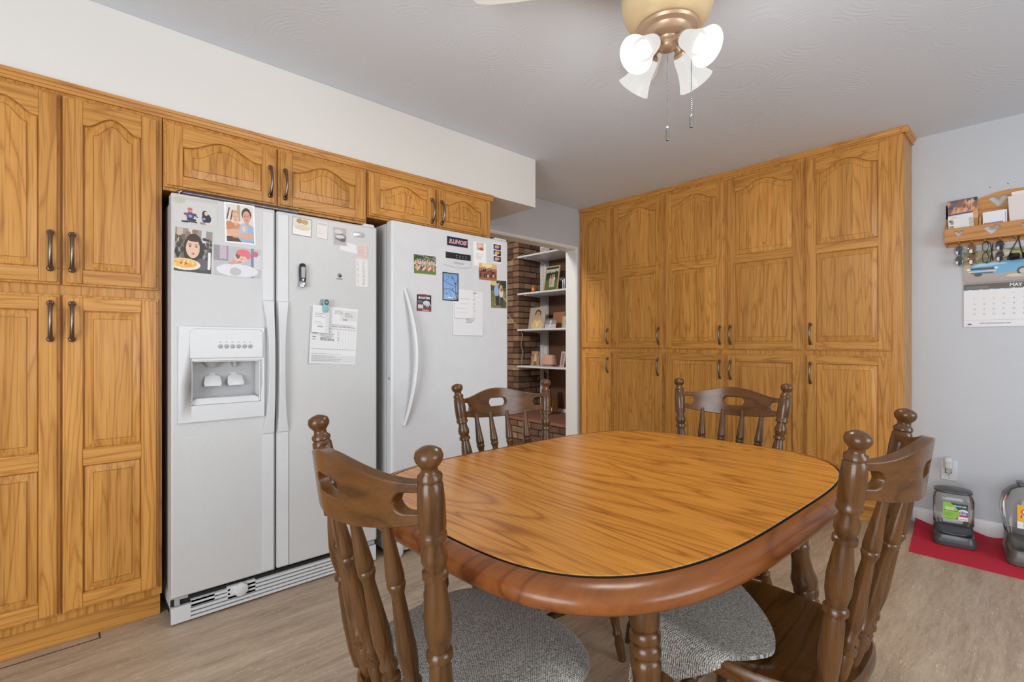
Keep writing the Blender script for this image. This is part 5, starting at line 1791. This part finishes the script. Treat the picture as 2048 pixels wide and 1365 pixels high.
for seg_ in (((0.95, 0.0), (0.8, 0.3), 0.022), ((0.8, 0.3), (0.84, 0.62), 0.014), ((0.84, 0.62), (0.6, 0.85), 0.009), ((0.8, 0.3), (0.45, 0.42), 0.012), ((0.45, 0.42), (0.05, 0.4), 0.008), ((0.84, 0.5), (0.4, 0.6), 0.008), ((0.4, 0.6), (0.05, 0.72), 0.007), ((0.95, 0.02), (0.55, 0.14), 0.012), ((0.55, 0.14), (0.4, 0.36), 0.009), ((0.3, 0.72), (0.4, 0.92), 0.006), ((0.82, 0.56), (0.95, 0.8), 0.008), ((0.6, 0.85), (0.5, 0.95), 0.006), ((0.2, 0.4), (0.1, 0.2), 0.006)):
    p.line(*seg_[0], *seg_[1], seg_[2], br)
for x, y in ((0.6, 0.82), (0.78, 0.62), (0.62, 0.43), (0.26, 0.24), (0.9, 0.28)):
    p.ell(x, y, 0.035, 0.03, (44, 42, 48))
p.border(0.06, (40, 42, 50)).rect(0.34, 0.10, 0.66, 0.135, (236, 238, 240))
on_door('picture_magnet', 'blue sky and bird branches picture magnet with a black border', 'magnet', F2, (884, 544), (916, 548), (884, 601), (916, 603), p, None, 0.003, lift=0.0016)
p = Pic(44, 52, (48, 44, 52))
p.rect(0.06, 0.54, 0.40, 0.64, (110, 108, 120)).rect(0.06, 0.44, 0.40, 0.52, (84, 84, 110)).rect(0.08, 0.16, 0.44, 0.40, (214, 196, 196)).ell(0.66, 0.50, 0.24, 0.15, (206, 206, 210)).rect(0.5, 0.30, 0.96, 0.44, (190, 192, 198)).ell(0.56, 0.32, 0.05, 0.045, (30, 30, 34)).ell(0.88, 0.32, 0.05, 0.045, (30, 30, 34)).rect(0.52, 0.18, 0.94, 0.26, (190, 74, 66)).rect(0.04, 0.03, 0.96, 0.12, (170, 60, 60)).text_lines(0.4, 0.94, (0.075,), (240, 236, 236), 0.02)
o = on_door('service_magnet', 'dark plumbing service magnet with a white van, low on the freezer', 'magnet', F2, (833, 589), (862, 591), (833, 622), (862, 624), p, None, 0.002)
hh = 0.056
lettering('lettering', 'ROTO-', 0.014, m_red, o, (-0.003, -0.0021, 0.0415), shear=0.2, bold=0.0005, sx=1.2)
lettering('lettering', 'ROOTER', 0.016, m_whiteink, o, (0.0, -0.0021, 0.027), shear=0.2, bold=0.0006, sx=1.15)
p = Pic(56, 60, (226, 226, 227))
p.text_lines(0.42, 0.72, (0.47, 0.41, 0.38, 0.35, 0.32, 0.29), (130, 130, 134), 0.006).rect(0.62, 0.955, 0.76, 0.97, (110, 110, 114)).text_lines(0.64, 0.74, (0.9, 0.84, 0.8, 0.72, 0.64, 0.56), (160, 160, 164), 0.006)
on_door('letter_sheet', 'white letter sheet hanging below and behind the folded note on the freezer', 'paper', F2, (906, 580), (966, 585), (905, 670), (965, 673), p, None, curl=lambda u, v: 0.004 * (1 - v) ** 2)
p = Pic(40, 50, (229, 229, 229))
p.text_lines(0.32, 0.95, (0.68,), (130, 130, 132), 0.008).text_lines(0.3, 0.85, (0.5,), (150, 150, 152), 0.01).text_lines(0.1, 0.7, (0.34, 0.2), (206, 206, 208), 0.01)
on_door('folded_note', 'folded white handwritten note tucked under the blue bird magnet', 'paper', F2, (908, 578), (945, 581), (908, 636), (946, 638), p, None, lift=0.0012, curl=lambda u, v: 0.007 * (1 - v) ** 2)
# ------------------------------------------------------------------ mail rack on the back wall
RX0, RX1 = -0.411, 0.150


def heart_cut(xs, cx, cz, hw, hh):
    lo, hi = [], []
    for x in xs:
        u = abs(x - cx) / hw
        if u >= 1:
            lo.append(None)
            hi.append(None)
            continue
        top = 0.62 + 0.38 * math.sqrt(max(0, 1 - ((u - 0.5) / 0.5) ** 2))
        top = top - 0.34 * max(0, 1 - u / 0.30)
        bot = -1.0 + 1.62 * u ** 0.9
        lo.append(cz + hh * min(bot, top - 0.001))
        hi.append(cz + hh * top)
    return lo, hi


def heart_board(x0, x1, zlo, zhi_fn, y0, y1, hearts, mat=0):
    xs = set(x0 + (x1 - x0) * i / 60 for i in range(61))
    for cx, cz, hw, hh in hearts:
        xs |= set(cx + hw * (2 * i / 24 - 1) for i in range(25) if x0 < cx + hw * (2 * i / 24 - 1) < x1)
    xs = sorted(xs)
    ml = [None] * len(xs)
    mh = [None] * len(xs)
    for h in hearts:
        a, b_ = heart_cut(xs, *h)
        for i in range(len(xs)):
            if a[i] is not None:
                ml[i], mh[i] = a[i], b_[i]
    mid = (zlo + zhi_fn(x0)) / 2
    for i in range(len(xs)):
        if ml[i] is None:
            k = min(hearts, key=lambda h: abs(h[0] - xs[i]))
            ml[i] = mh[i] = k[1] + 0.6 * k[3]
    return MB().strip(xs, [zlo] * len(xs), [zhi_fn(x) for x in xs], y0, y1, mat, mlo=ml, mhi=mh)


rk = thing('mail_rack', 'oak mail rack with heart cut-outs on the grey wall, full of letters', 'mail rack', (0, YB, 0))
mid = (RX0 + RX1) / 2


def back_top(x):
    u = (x - mid) / (RX1 - RX0) * 2
    return 1.862 + 0.128 * max(0.0, math.cos(min(abs(u) / 1.0, 1) * PI / 2)) ** 0.75


obj('back_board', heart_board(RX0, RX1, 1.697, back_top, -0.013, -0.001, [(-0.185, 1.930, 0.040, 0.034), (mid + 0.055, 1.930, 0.040, 0.034)]), rack_wood, rk, weld=True, smooth=25)
obj('front_board', heart_board(RX0, RX1, 1.716, lambda x: 1.796, -0.090, -0.079, [(-0.348, 1.759, 0.023, 0.019), (-0.209, 1.758, 0.036, 0.027), (-0.074, 1.760, 0.023, 0.019), (0.06, 1.759, 0.023, 0.019)]), rack_wood, rk, weld=True, bevel=0.0015, smooth=25)
for x in (RX0, RX1 - 0.011):
    obj('side_board', MB().prism([(-0.079, 1.716), (-0.013, 1.700), (-0.013, 1.86), (-0.03, 1.84), (-0.079, 1.796)], -x - 0.011, -x, 0, Matrix(((0, -1, 0, 0), (1, 0, 0, 0), (0, 0, 1, 0), (0, 0, 0, 1)))), rack_wood, rk, smooth=0)
obj('shelf_board', MB().box(RX0 + 0.011, RX1 - 0.011, -0.079, -0.013, 1.716, 1.726), rack_wood, rk, smooth=0)
obj('divider', MB().box(-0.262, -0.254, -0.079, -0.013, 1.726, 1.85), rack_wood, rk, smooth=0)
pegs = (-0.350, -0.296, -0.240, -0.178, -0.118, -0.06, 0.0, 0.06)
for x in pegs:
    obj('peg', MB().lathe([(0.0035, 0), (0.0035, 0.036), (0.0052, 0.040), (0.0045, 0.046), (0.0, 0.047)], 10, Matrix.Translation((x, -0.013, 1.706)) @ Matrix.Rotation(PI / 2 - 0.15, 4, 'X')), rack_wood, rk)


def in_rack(name, label, cat, x0, x1, zt, y, pic, lean=8, turn=0, z0=1.7265, text=None):
    w, h = x1 - x0, zt - z0
    o = link(name, print_mesh(name, w, h, pic, 0.0012), None, ((x0 + x1) / 2, YB + y - math.sin(R(lean)) * h / 2 * 0 , z0 + h / 2), (R(-lean), R(turn), 0))
    return tag(o, label, cat)


p = Pic(46, 50, (206, 150, 96))
p.grad(0.5, 0.82, (226, 178, 120), (196, 130, 96)).grad(0.82, 1, (150, 110, 100), (92, 84, 96)).blobs(30, 0, 0.72, 1, 0.95, 0.03, 0.10, [(226, 160, 116), (110, 92, 100), (240, 190, 140), (140, 100, 96)], 0.7).ell(0.95, 0.97, 0.08, 0.05, (60, 56, 66)).ell(0.1, 0.82, 0.1, 0.05, (96, 88, 104))
in_rack('sunset_booklet', 'booklet with a sunset sky cover at the left of the mail rack', 'booklet', -0.399, -0.268, 1.972, -0.040, p, 4, -2)
p = Pic(34, 40, (236, 232, 224))
p.rect(0.0, 0.95, 1, 1, (84, 80, 140)).rect(0.42, 0.1, 0.8, 0.9, (228, 230, 232)).text_lines(0.12, 0.4, (0.9, 0.86, 0.82), (170, 170, 166), 0.01).text_lines(0.84, 0.99, [0.3 + 0.05 * k for k in range(10)], (150, 140, 110), 0.012)
o = in_rack('coupon_flyer', 'white coupon flyer with blue lettering running upwards, in front of the sunset booklet', 'flyer', -0.396, -0.286, 1.890, -0.056, p, 8, -3)
lettering('lettering', '$20 off', 0.026, m_navy, o, (-0.040, -0.0014, 0.008), (PI / 2, -PI / 2, 0), bold=0.0006)
p = Pic(34, 34, (234, 234, 238))
p.rect(0.05, 0.42, 0.85, 0.56, (150, 140, 150)).rect(0.1, 0.44, 0.3, 0.54, (190, 130, 136)).rect(0.0, 0.12, 0.16, 0.3, (236, 210, 60)).rect(0.58, 0.2, 0.7, 0.3, (240, 220, 80)).text_lines(0.2, 0.9, (0.34, 0.28), (150, 150, 170), 0.012).rect(0.92, 0.4, 0.95, 0.9, (150, 160, 196))
in_rack('bank_letter', 'white window envelope with yellow marks below the upper heart of the mail rack', 'letter', -0.248, -0.150, 1.874, -0.055, p, 8, -1)
in_rack('white_envelope', 'big plain whitish envelope at the right of the mail rack', 'envelope', -0.142, 0.020, 1.950, -0.045, Pic(12, 10, (226, 216, 212)), 6, -3)
p = Pic(12, 10, (232, 228, 226))
in_rack('white_envelope', 'taller white envelope behind the plain one, its top edge showing', 'envelope', -0.130, 0.040, 1.972, -0.030, p, 4, -2)


def shades(label, x, rimm, lens, ztop, zbot, lens_h, kind='oval', face=0.0, tint=True):
    """glasses hung by one temple: the two lenses one above the other"""
    t = thing('sunglasses' if tint else 'glasses', label, 'sunglasses' if tint else 'glasses', (x, YB - 0.050, 0), R(face))
    H = ztop - zbot
    lh = H * 0.5 * 0.86
    for k in (0, 1):
        zc = (zbot + H * 0.25) if k == 0 else (zbot + H * 0.75)
        N = 22
        rx, rz = lens_h / 2, lh / 2
        out = [(rx * math.copysign(abs(math.cos(2 * PI * i / N)) ** 0.85, math.cos(2 * PI * i / N)), rz * math.copysign(abs(math.sin(2 * PI * i / N)) ** 0.85, math.sin(2 * PI * i / N))) for i in range(N)]
        b = MB()
        vs = [(a, -0.0006, zc + c_) for a, c_ in out] + [(0, -0.005, zc)] + [(a, 0.0009, zc + c_) for a, c_ in out] + [(0, -0.0035, zc)]
        fs = [(i, (i + 1) % N, N) for i in range(N)] + [(N + 1 + (i + 1) % N, N + 1 + i, 2 * N + 1) for i in range(N)] + [(i, N + 1 + i, N + 1 + (i + 1) % N, (i + 1) % N) for i in range(N)]
        b.add(vs, fs)
        obj('lens', b, lens, t, smooth=60)
        obj('rim', MB().tube([(a * 1.02, 0, zc + c_ * 1.02) for a, c_ in out], 0.0016, 7, closed=True), rimm, t)
    zc = (ztop + zbot) / 2
    obj('bridge', MB().tube([(0.004, 0, zc - H * 0.05), (0.010, -0.004, zc), (0.004, 0, zc + H * 0.05)], 0.0017, 7).tube([(-0.008, 0.001, zc - H * 0.06), (-0.009, 0.008, zc - 0.004), (-0.006, 0.010, zc)], 0.0012, 6), rimm, t)
    for z, e in ((ztop, 1), (zbot, -1)):
        obj('temple', MB().tube([(0.0, 0.0, z - 0.004 * e), (0.002, 0.010, z), (0.010, 0.030, z - 0.012 * e), (0.016, 0.036, zc - 0.02 * e), (0.018, 0.038, zc - 0.05 * e)], [0.002, 0.0022, 0.0022, 0.0022, 0.0026], 7), rimm, t)
    return t


m_rimsilver = plain('frame_silver', (150, 150, 148), 0.25, metal=1.0)
m_rimgold = plain('frame_bronze', (120, 96, 64), 0.3, metal=0.8)
m_clearlens = m_clear
shades('sunglasses with grey-green lenses and silver frame, leftmost under the mail rack', -0.349, m_rimsilver, m_lens_grey, 1.700, 1.577, 0.036, face=14)
shades('sunglasses with brown amber lenses and bronze frame, second from the left under the mail rack', -0.296, m_rimgold, m_lens_brown, 1.704, 1.577, 0.034, face=8)
shades('black-framed clear reading glasses hanging edge-on, third from the left under the mail rack', -0.238, m_black, m_clearlens, 1.706, 1.580, 0.026, face=-20, tint=False)
shades('round black sunglasses with dark lenses, fourth from the left under the mail rack', -0.179, m_rimgold, m_lens_black, 1.705, 1.580, 0.034, face=10)
t = thing('sunglasses', 'big black sunglasses hanging askew by their long arms, rightmost under the mail rack', 'sunglasses', (-0.115, YB - 0.055, 0))
obj('temple', MB().tube([(-0.033, 0, 1.592), (-0.012, -0.006, 1.650), (0.008, 0, 1.698), (0.014, 0.006, 1.712)], [0.003, 0.0034, 0.003, 0.0024], 8), m_black, t)
obj('temple', MB().tube([(0.030, 0.018, 1.592), (0.016, 0.02, 1.66), (0.008, 0.02, 1.71)], 0.003, 8), m_black, t)
obj('rim', MB().tube([(-0.035, 0, 1.590), (-0.01, -0.006, 1.586), (0.02, -0.006, 1.588), (0.055, 0, 1.592)], 0.0032, 8), m_black, t)
for x in (-0.006, 0.045):
    obj('lens', MB().loft([(0, 0, 0, 0.022, 0.018, 0.014), (0.002, 0, 0, 0.0225, 0.0185, 0.014), (0.003, 0, 0, 0.020, 0.016, 0.012)], 6, 0, Matrix.Translation((x, -0.004, 1.606)) @ Matrix.Rotation(PI / 2 + 0.5, 4, 'X')), m_lens_black, t)

# ------------------------------------------------------------------ wall calendar
CX0, CX1 = -0.333, 0.110
CW = CX1 - CX0
cal = thing('wall_calendar', 'spiral-bound wall calendar with a blue classic car picture below the mail rack', 'calendar', ((CX0 + CX1) / 2, YB - 0.006, 0))
X = lambda x: x - (CX0 + CX1) / 2
p = Pic(110, 56, (176, 160, 140))
p.grad(0, 0.42, (164, 150, 142), (176, 164, 150)).grad(0.42, 1.0, (196, 176, 140), (150, 140, 110)).blobs(60, 0, 0.62, 1, 1, 0.03, 0.09, [(120, 124, 74), (170, 150, 110), (96, 104, 64), (206, 186, 140), (190, 190, 90)], 0.8)
p.ell(0.35, 0.86, 0.10, 0.12, (236, 226, 206), 0.7)
blue, dk = (104, 170, 206), (66, 66, 72)
p.poly([(0.05, 0.38), (0.06, 0.52), (0.14, 0.60), (0.36, 0.62), (0.46, 0.76), (0.80, 0.78), (0.92, 0.64), (1.0, 0.58), (1.0, 0.34), (0.5, 0.26), (0.16, 0.24)], blue)
p.poly([(0.08, 0.50), (0.14, 0.58), (0.36, 0.60), (0.42, 0.54), (0.2, 0.5)], (176, 214, 232)).poly([(0.39, 0.62), (0.47, 0.74), (0.6, 0.75), (0.6, 0.63)], (150, 150, 140)).poly([(0.62, 0.63), (0.62, 0.75), (0.79, 0.76), (0.88, 0.64)], (90, 84, 80))
p.rect(0.06, 0.40, 0.30, 0.45, (60, 56, 56)).rect(0.05, 0.33, 0.31, 0.36, (214, 210, 204)).ell(0.05, 0.42, 0.018, 0.035, (236, 230, 220)).ell(0.31, 0.43, 0.018, 0.035, (236, 230, 220)).rect(0.07, 0.27, 0.28, 0.31, (90, 80, 76)).ell(0.14, 0.24, 0.04, 0.05, (70, 62, 58))
p.ell(0.55, 0.28, 0.055, 0.13, (70, 62, 60)).ell(0.55, 0.28, 0.032, 0.075, (190, 186, 182)).ell(0.94, 0.36, 0.04, 0.11, (70, 62, 60)).ell(0.94, 0.36, 0.022, 0.06, (190, 186, 182)).ell(0.5, 0.16, 0.1, 0.05, (226, 208, 176), 0.7)
link('picture_page', print_mesh('picture_page', CW, 0.185, p, 0.001, lambda u, v: 0.004 * math.sin(PI * v)), cal, (0, 0, 1.4745 + 0.0925))
p = Pic(110, 66, (228, 227, 228))
p.rect(0, 0.87, 1, 1, (92, 78, 56)).rect(0.02, 0.885, 0.24, 0.955, (110, 104, 98)).rect(0.6, 0.87, 1, 1, (206, 196, 168)).rect(0, 0.855, 0.55, 0.872, (120, 160, 190))
for k in range(5):
    p.rect(0.05 + 0.1 * k, 0.855, 0.08 + 0.1 * k, 0.872, (206, 216, 222))
for k in range(6):
    p.rect(0.0, 0.205 + 0.105 * k, 1, 0.2065 + 0.105 * k, (214, 214, 220))
p.rect(0, 0.155, 1, 0.162, (190, 190, 206)).text_lines(0.16, 0.46, (0.08,), (110, 110, 116), 0.008)
pg = link('month_page', print_mesh('month_page', CW, 0.250, p, 0.001), cal, (0, 0, 1.216 + 0.125))
cell = 0.0378
for r_, n0 in enumerate((-3, 4, 11, 18, 25)):
    for c_ in range(7):
        dn = n0 + c_ if r_ else n0 + c_
        if not (1 <= dn <= 31):
            continue
        x = X(CX0 + 0.046 + c_ * 0.0405)
        z = 0.250 * (0.765 - 0.118 * r_) - 0.125
        lettering('date_number', str(dn), 0.0115, m_inkgrey, pg, (x, -0.0013, z))
lettering('lettering', 'MAY', 0.024, m_whiteink, pg, (X(CX0 + 0.216), -0.0013, 0.109), bold=0.0006)
b = MB()
for k in range(5):
    a = 2 * PI * k / 5
    b.box(X(CX0 + 0.278) + 0.007 * math.cos(a) - 0.003, X(CX0 + 0.278) + 0.007 * math.cos(a) + 0.003, -0.0078, -0.0070, -0.109 + 0.005 * math.sin(a) - 0.002, -0.109 + 0.005 * math.sin(a) + 0.002)
b.box(X(CX0 + 0.020), X(CX0 + 0.034), -0.0078, -0.0070, -0.113, -0.107)
obj('logo_marks', b, m_ink, pg, smooth=0)
b = MB()
for k in range(88):
    x = X(CX0 + 0.012 + 0.00485 * k)
    b.tube([(x, 0.001 * 0 - 0.0045 + 0.0045 * math.cos(q * PI / 4), 1.470 + 0.0062 * math.sin(q * PI / 4)) for q in range(8)], 0.0009, 4, closed=True)
sp = obj('spiral', b, m_steel, cal)
sp['kind'] = 'stuff'

# ------------------------------------------------------------------ outlet and plug-in freshener
t = thing('wall_outlet', 'white double wall outlet above the pet feeders', 'outlet', (-0.399, YB, 0.352))
obj('plate', MB().box(-0.0375, 0.0375, -0.006, 0, -0.061, 0.061), m_white, t, bevel=0.003)
for z in (-0.021, 0.021):
    b = MB().loft([(0, 0, 0, 0.0165, 0.0140, 0.010), (0.0022, 0, 0, 0.0160, 0.0135, 0.010)], 6, 0, Matrix.Translation((0, -0.0058, z)) @ RX)
    sk = obj('socket', b, m_white, t)
    obj('slots', MB().box(-0.0075, -0.0055, -0.0084, -0.0079, z - 0.001, z + 0.007).box(0.0055, 0.0075, -0.0084, -0.0079, z - 0.001, z + 0.006).lathe([(0.0024, 0.0), (0.0024, 0.0004)], 10, Matrix.Translation((0, -0.0080, z - 0.007)) @ RX), m_dark, sk, smooth=0)
obj('screw', MB().lathe([(0.0028, 0), (0.0026, 0.001), (0, 0.0012)], 10, Matrix.Translation((0, -0.006, -0.046)) @ RX), m_chrome, t)
t = thing('air_freshener', 'white plug-in air freshener in the upper socket of the wall outlet', 'air freshener', (-0.399, YB - 0.0085, 0.384))
obj('body', MB().loft([(-0.016, 0, -0.020, 0.017, 0.018, 0.012), (-0.006, 0, -0.022, 0.019, 0.022, 0.014), (0.012, 0, -0.022, 0.0175, 0.021, 0.013), (0.026, 0, -0.024, 0.021, 0.024, 0.016), (0.040, 0, -0.024, 0.020, 0.023, 0.016), (0.050, 0, -0.022, 0.010, 0.012, 0.009)], 7), m_white, t)
obj('refill', MB().loft([(-0.045, 0, -0.022, 0.013, 0.012, 0.009), (-0.040, 0, -0.022, 0.0155, 0.0145, 0.010), (-0.016, 0, -0.022, 0.015, 0.014, 0.010)], 6), m_clear, t)
obj('vent', MB().box(-0.013, 0.013, -0.0475, -0.045, 0.020, 0.0215).box(-0.012, 0.012, -0.0475, -0.045, 0.0245, 0.0258), m_grey_plastic, t, smooth=0)

# ------------------------------------------------------------------ red cloth and the two pet feeders
b = MB()
MX0, MX1, MY0, MY1 = -0.555, 0.42, 3.345, 3.944
NX, NY = 60, 36
vs = []
for j in range(NY + 1):
    for i in range(NX + 1):
        x = MX0 + (MX1 - MX0) * i / NX
        y = MY0 + (MY1 - MY0) * j / NY
        t_ = j / NY
        sl = 0.05 * (1 - t_) if i == 0 else 0
        fold = 0.5 + 0.5 * math.sin(26 * x + 9 * y)
        flat = 1.0 if (-0.47 < x < -0.24 and 3.56 < y < 3.88) or (x > -0.17 and 3.5 < y < 3.9) else 0.0
        amp = 0.030 * max(0.0, (t_ - 0.45)) * (1 - flat)
        xx = x + 0.055 * (1 - t_) * (1 - i / NX) - 0.0
        yy = y + (0.006 * math.sin(17 * x) if j == NY else 0)
        vs.append((xx, min(yy, 3.93), 0.0035 + amp * fold * 1.6))
n = len(vs)
W1 = NX + 1
vs += [(x, y, z - 0.003) for x, y, z in vs]
fs = []
for j in range(NY):
    for i in range(NX):
        a = j * W1 + i
        fs += [(a, a + 1, a + W1 + 1, a + W1), (n + a, n + a + W1, n + a + W1 + 1, n + a + 1)]
ring = list(range(NX + 1)) + [j * W1 + NX for j in range(1, NY + 1)] + [NY * W1 + i for i in range(NX - 1, -1, -1)] + [j * W1 for j in range(NY - 1, 0, -1)]
for k in range(len(ring)):
    a, c_ = ring[k], ring[(k + 1) % len(ring)]
    fs.append((a, n + a, n + c_, c_))
b.add(vs, fs)
tag(obj('floor_cloth', b, m_matred, smooth=60), 'rumpled dark red cloth spread on the floor under the pet feeders', 'cloth')


def feeder(name, label, loc, rz, w, d, h, base_mat, big):
    t = thing(name, label, 'pet feeder', loc, rz)
    hb = 0.26 * h
    # base: back block carrying the hopper, front tray
    b = MB()
    b.loft([(0.0, 0, 0.0, w / 2, d / 2, 0.035), (0.018, 0, 0.0, w / 2, d / 2, 0.035), (0.021, 0, 0.0, w / 2 - 0.003, d / 2 - 0.003, 0.033), (hb * 0.72, 0, 0, w / 2 - 0.008, d / 2 - 0.008, 0.032), (hb * 0.74, 0, 0, w / 2 - 0.012, d / 2 - 0.012, 0.03), (hb * 0.72, 0, 0, w / 2 - 0.020, d / 2 - 0.020, 0.022), (0.02, 0, 0, w / 2 - 0.032, d / 2 - 0.03, 0.02)], 7, cap1=True)
    b.loft([(0.03, 0, d * 0.17, w / 2 - 0.006, d * 0.30, 0.03), (hb * 0.9, 0, d * 0.17, w / 2 - 0.006, d * 0.295, 0.03), (hb * 1.12, 0, d * 0.16, w / 2 - 0.010, d * 0.285, 0.03), (hb * 1.12, 0, d * 0.16, w / 2 - 0.016, d * 0.275, 0.03), (hb * 0.8, 0, d * 0.16, w / 2 - 0.022, d * 0.26, 0.03)], 7)
    obj('base', b, base_mat, t, smooth=40)
    c_ = MB()
    y0 = d * 0.14
    k = 1.0
    secs = [(hb * 0.62, 0, y0, w / 2 - 0.022, d * 0.25, 0.03), (hb * 1.05, 0, y0, w / 2 - 0.014, d * 0.27, 0.035)]
    if big:
        secs += [(hb * 1.4, 0, y0, w / 2 + 0.004, d * 0.33, 0.06), (h * 0.62, 0, y0, w / 2 + 0.014, d * 0.36, 0.07), (h * 0.82, 0, y0, w / 2 + 0.004, d * 0.34, 0.07), (h * 0.93, 0, y0, w / 2 - 0.026, d * 0.29, 0.07), (h * 0.985, 0, y0, w / 2 - 0.06, d * 0.2, 0.05)]
    else:
        secs += [(hb * 1.35, 0, y0, w / 2 - 0.004, d * 0.29, 0.035), (h * 0.80, 0, y0, w / 2 - 0.004, d * 0.29, 0.035), (h * 0.88, 0, y0, w / 2 - 0.010, d * 0.275, 0.04), (h * 0.93, 0, y0, w / 2 - 0.022, d * 0.25, 0.04)]
    c_.loft(secs, 8, cap0=False, cap1=False)
    obj('hopper', c_, m_clear, t, smooth=50)
    lid = MB()
    z = h * (0.975 if big else 0.925)
    lw, ld = (w / 2 - 0.05, d * 0.21) if big else (w / 2 - 0.012, d * 0.27)
    lid.loft([(z, 0, y0, lw - 0.004, ld - 0.004, 0.045), (z + 0.006, 0, y0, lw + 0.004, ld + 0.004, 0.05), (z + 0.012, 0, y0, lw + 0.002, ld + 0.002, 0.05), (z + 0.020, 0, y0, lw - 0.018, ld - 0.018, 0.04), (z + 0.022, 0, y0, lw - 0.04, ld - 0.035, 0.03)], 8)
    obj('lid', lid, base_mat if not big else m_clear, t, smooth=40)
    obj('dispensing_lip', MB().tube([(-w * 0.27, -d * 0.16, hb * 0.62), (0, -d * 0.19, hb * 0.60), (w * 0.27, -d * 0.16, hb * 0.62)], 0.006, 8), m_clear, t)
    return t, y0


fa, y0 = feeder('pet_feeder', 'small gravity pet feeder with charcoal lid and green label, left on the red cloth', (-0.357, 3.715, 0.0075), R(8), 0.182, 0.255, 0.285, m_feeder, False)
p = Pic(56, 50, (140, 196, 70))
p.poly([(0.30, 1.0), (0.62, 0.62), (1.0, 0.62), (1.0, 1.0)], (32, 74, 76)).poly([(0.5, 0.06), (0.75, 0.42), (1.0, 0.42), (1.0, 0.06)], (176, 52, 116)).rect(0.66, 0.42, 1.0, 0.62, (206, 206, 214)).ell(0.83, 0.52, 0.2, 0.16, (226, 224, 230)).blobs(14, 0.68, 0.4, 0.98, 0.56, 0.02, 0.04, [(90, 80, 130), (120, 110, 150)]).rect(0.02, 0.505, 0.64, 0.55, (150, 54, 90)).rect(0.62, 0.02, 0.99, 0.24, (236, 236, 238)).rect(0.0, 0.0, 0.45, 0.05, (120, 178, 60))
for k in range(16):
    p.rect(0.66 + 0.019 * k, 0.06, 0.66 + 0.019 * k + (0.007 if k % 3 else 0.011), 0.13, (60, 60, 66))
p.text_lines(0.05, 0.5, (0.38, 0.33, 0.28, 0.23), (74, 120, 50), 0.008)
lb = link('label', print_mesh('label', 0.104, 0.094, p), fa, (0.006, y0 - 0.255 * 0.29 - 0.0012, 0.170))
lettering('lettering', 'VIBRANT LIFE', 0.0100, m_whiteink, lb, (0.018, -0.0011, 0.031), bold=0.0003, sx=0.86)
lettering('lettering', 'GRAVITY', 0.0115, m_whiteink, lb, (-0.020, -0.0011, 0.018), bold=0.0003)
lettering('lettering', 'FEEDER', 0.0115, m_whiteink, lb, (-0.022, -0.0011, 0.008), bold=0.0003)
fb, y0 = feeder('pet_feeder', 'big clear round-shouldered pet feeder at the right edge, orange label', (-0.010, 3.690, 0.0075), R(6), 0.285, 0.335, 0.375, m_feeder2, True)
p = Pic(40, 48, (240, 170, 40))
p.rect(0, 0, 1, 0.34, (226, 232, 232)).ell(0.5, 0.36, 0.6, 0.1, (240, 170, 40)).ell(0.36, 0.72, 0.24, 0.14, (206, 70, 50)).ell(0.36, 0.72, 0.18, 0.10, (240, 236, 230)).ell(0.36, 0.72, 0.08, 0.06, (206, 70, 50)).rect(0.12, 0.46, 0.88, 0.56, (44, 56, 110))
for k in range(8):
    p.ell(0.2 + 0.09 * k, 0.51, 0.03, 0.035, (236, 236, 240))
p.rect(0.2, 0.08, 0.6, 0.24, (176, 190, 196))
link('label', print_mesh('label', 0.105, 0.120, p), fb, (-0.048, y0 - 0.335 * 0.36 - 0.0015, 0.225))
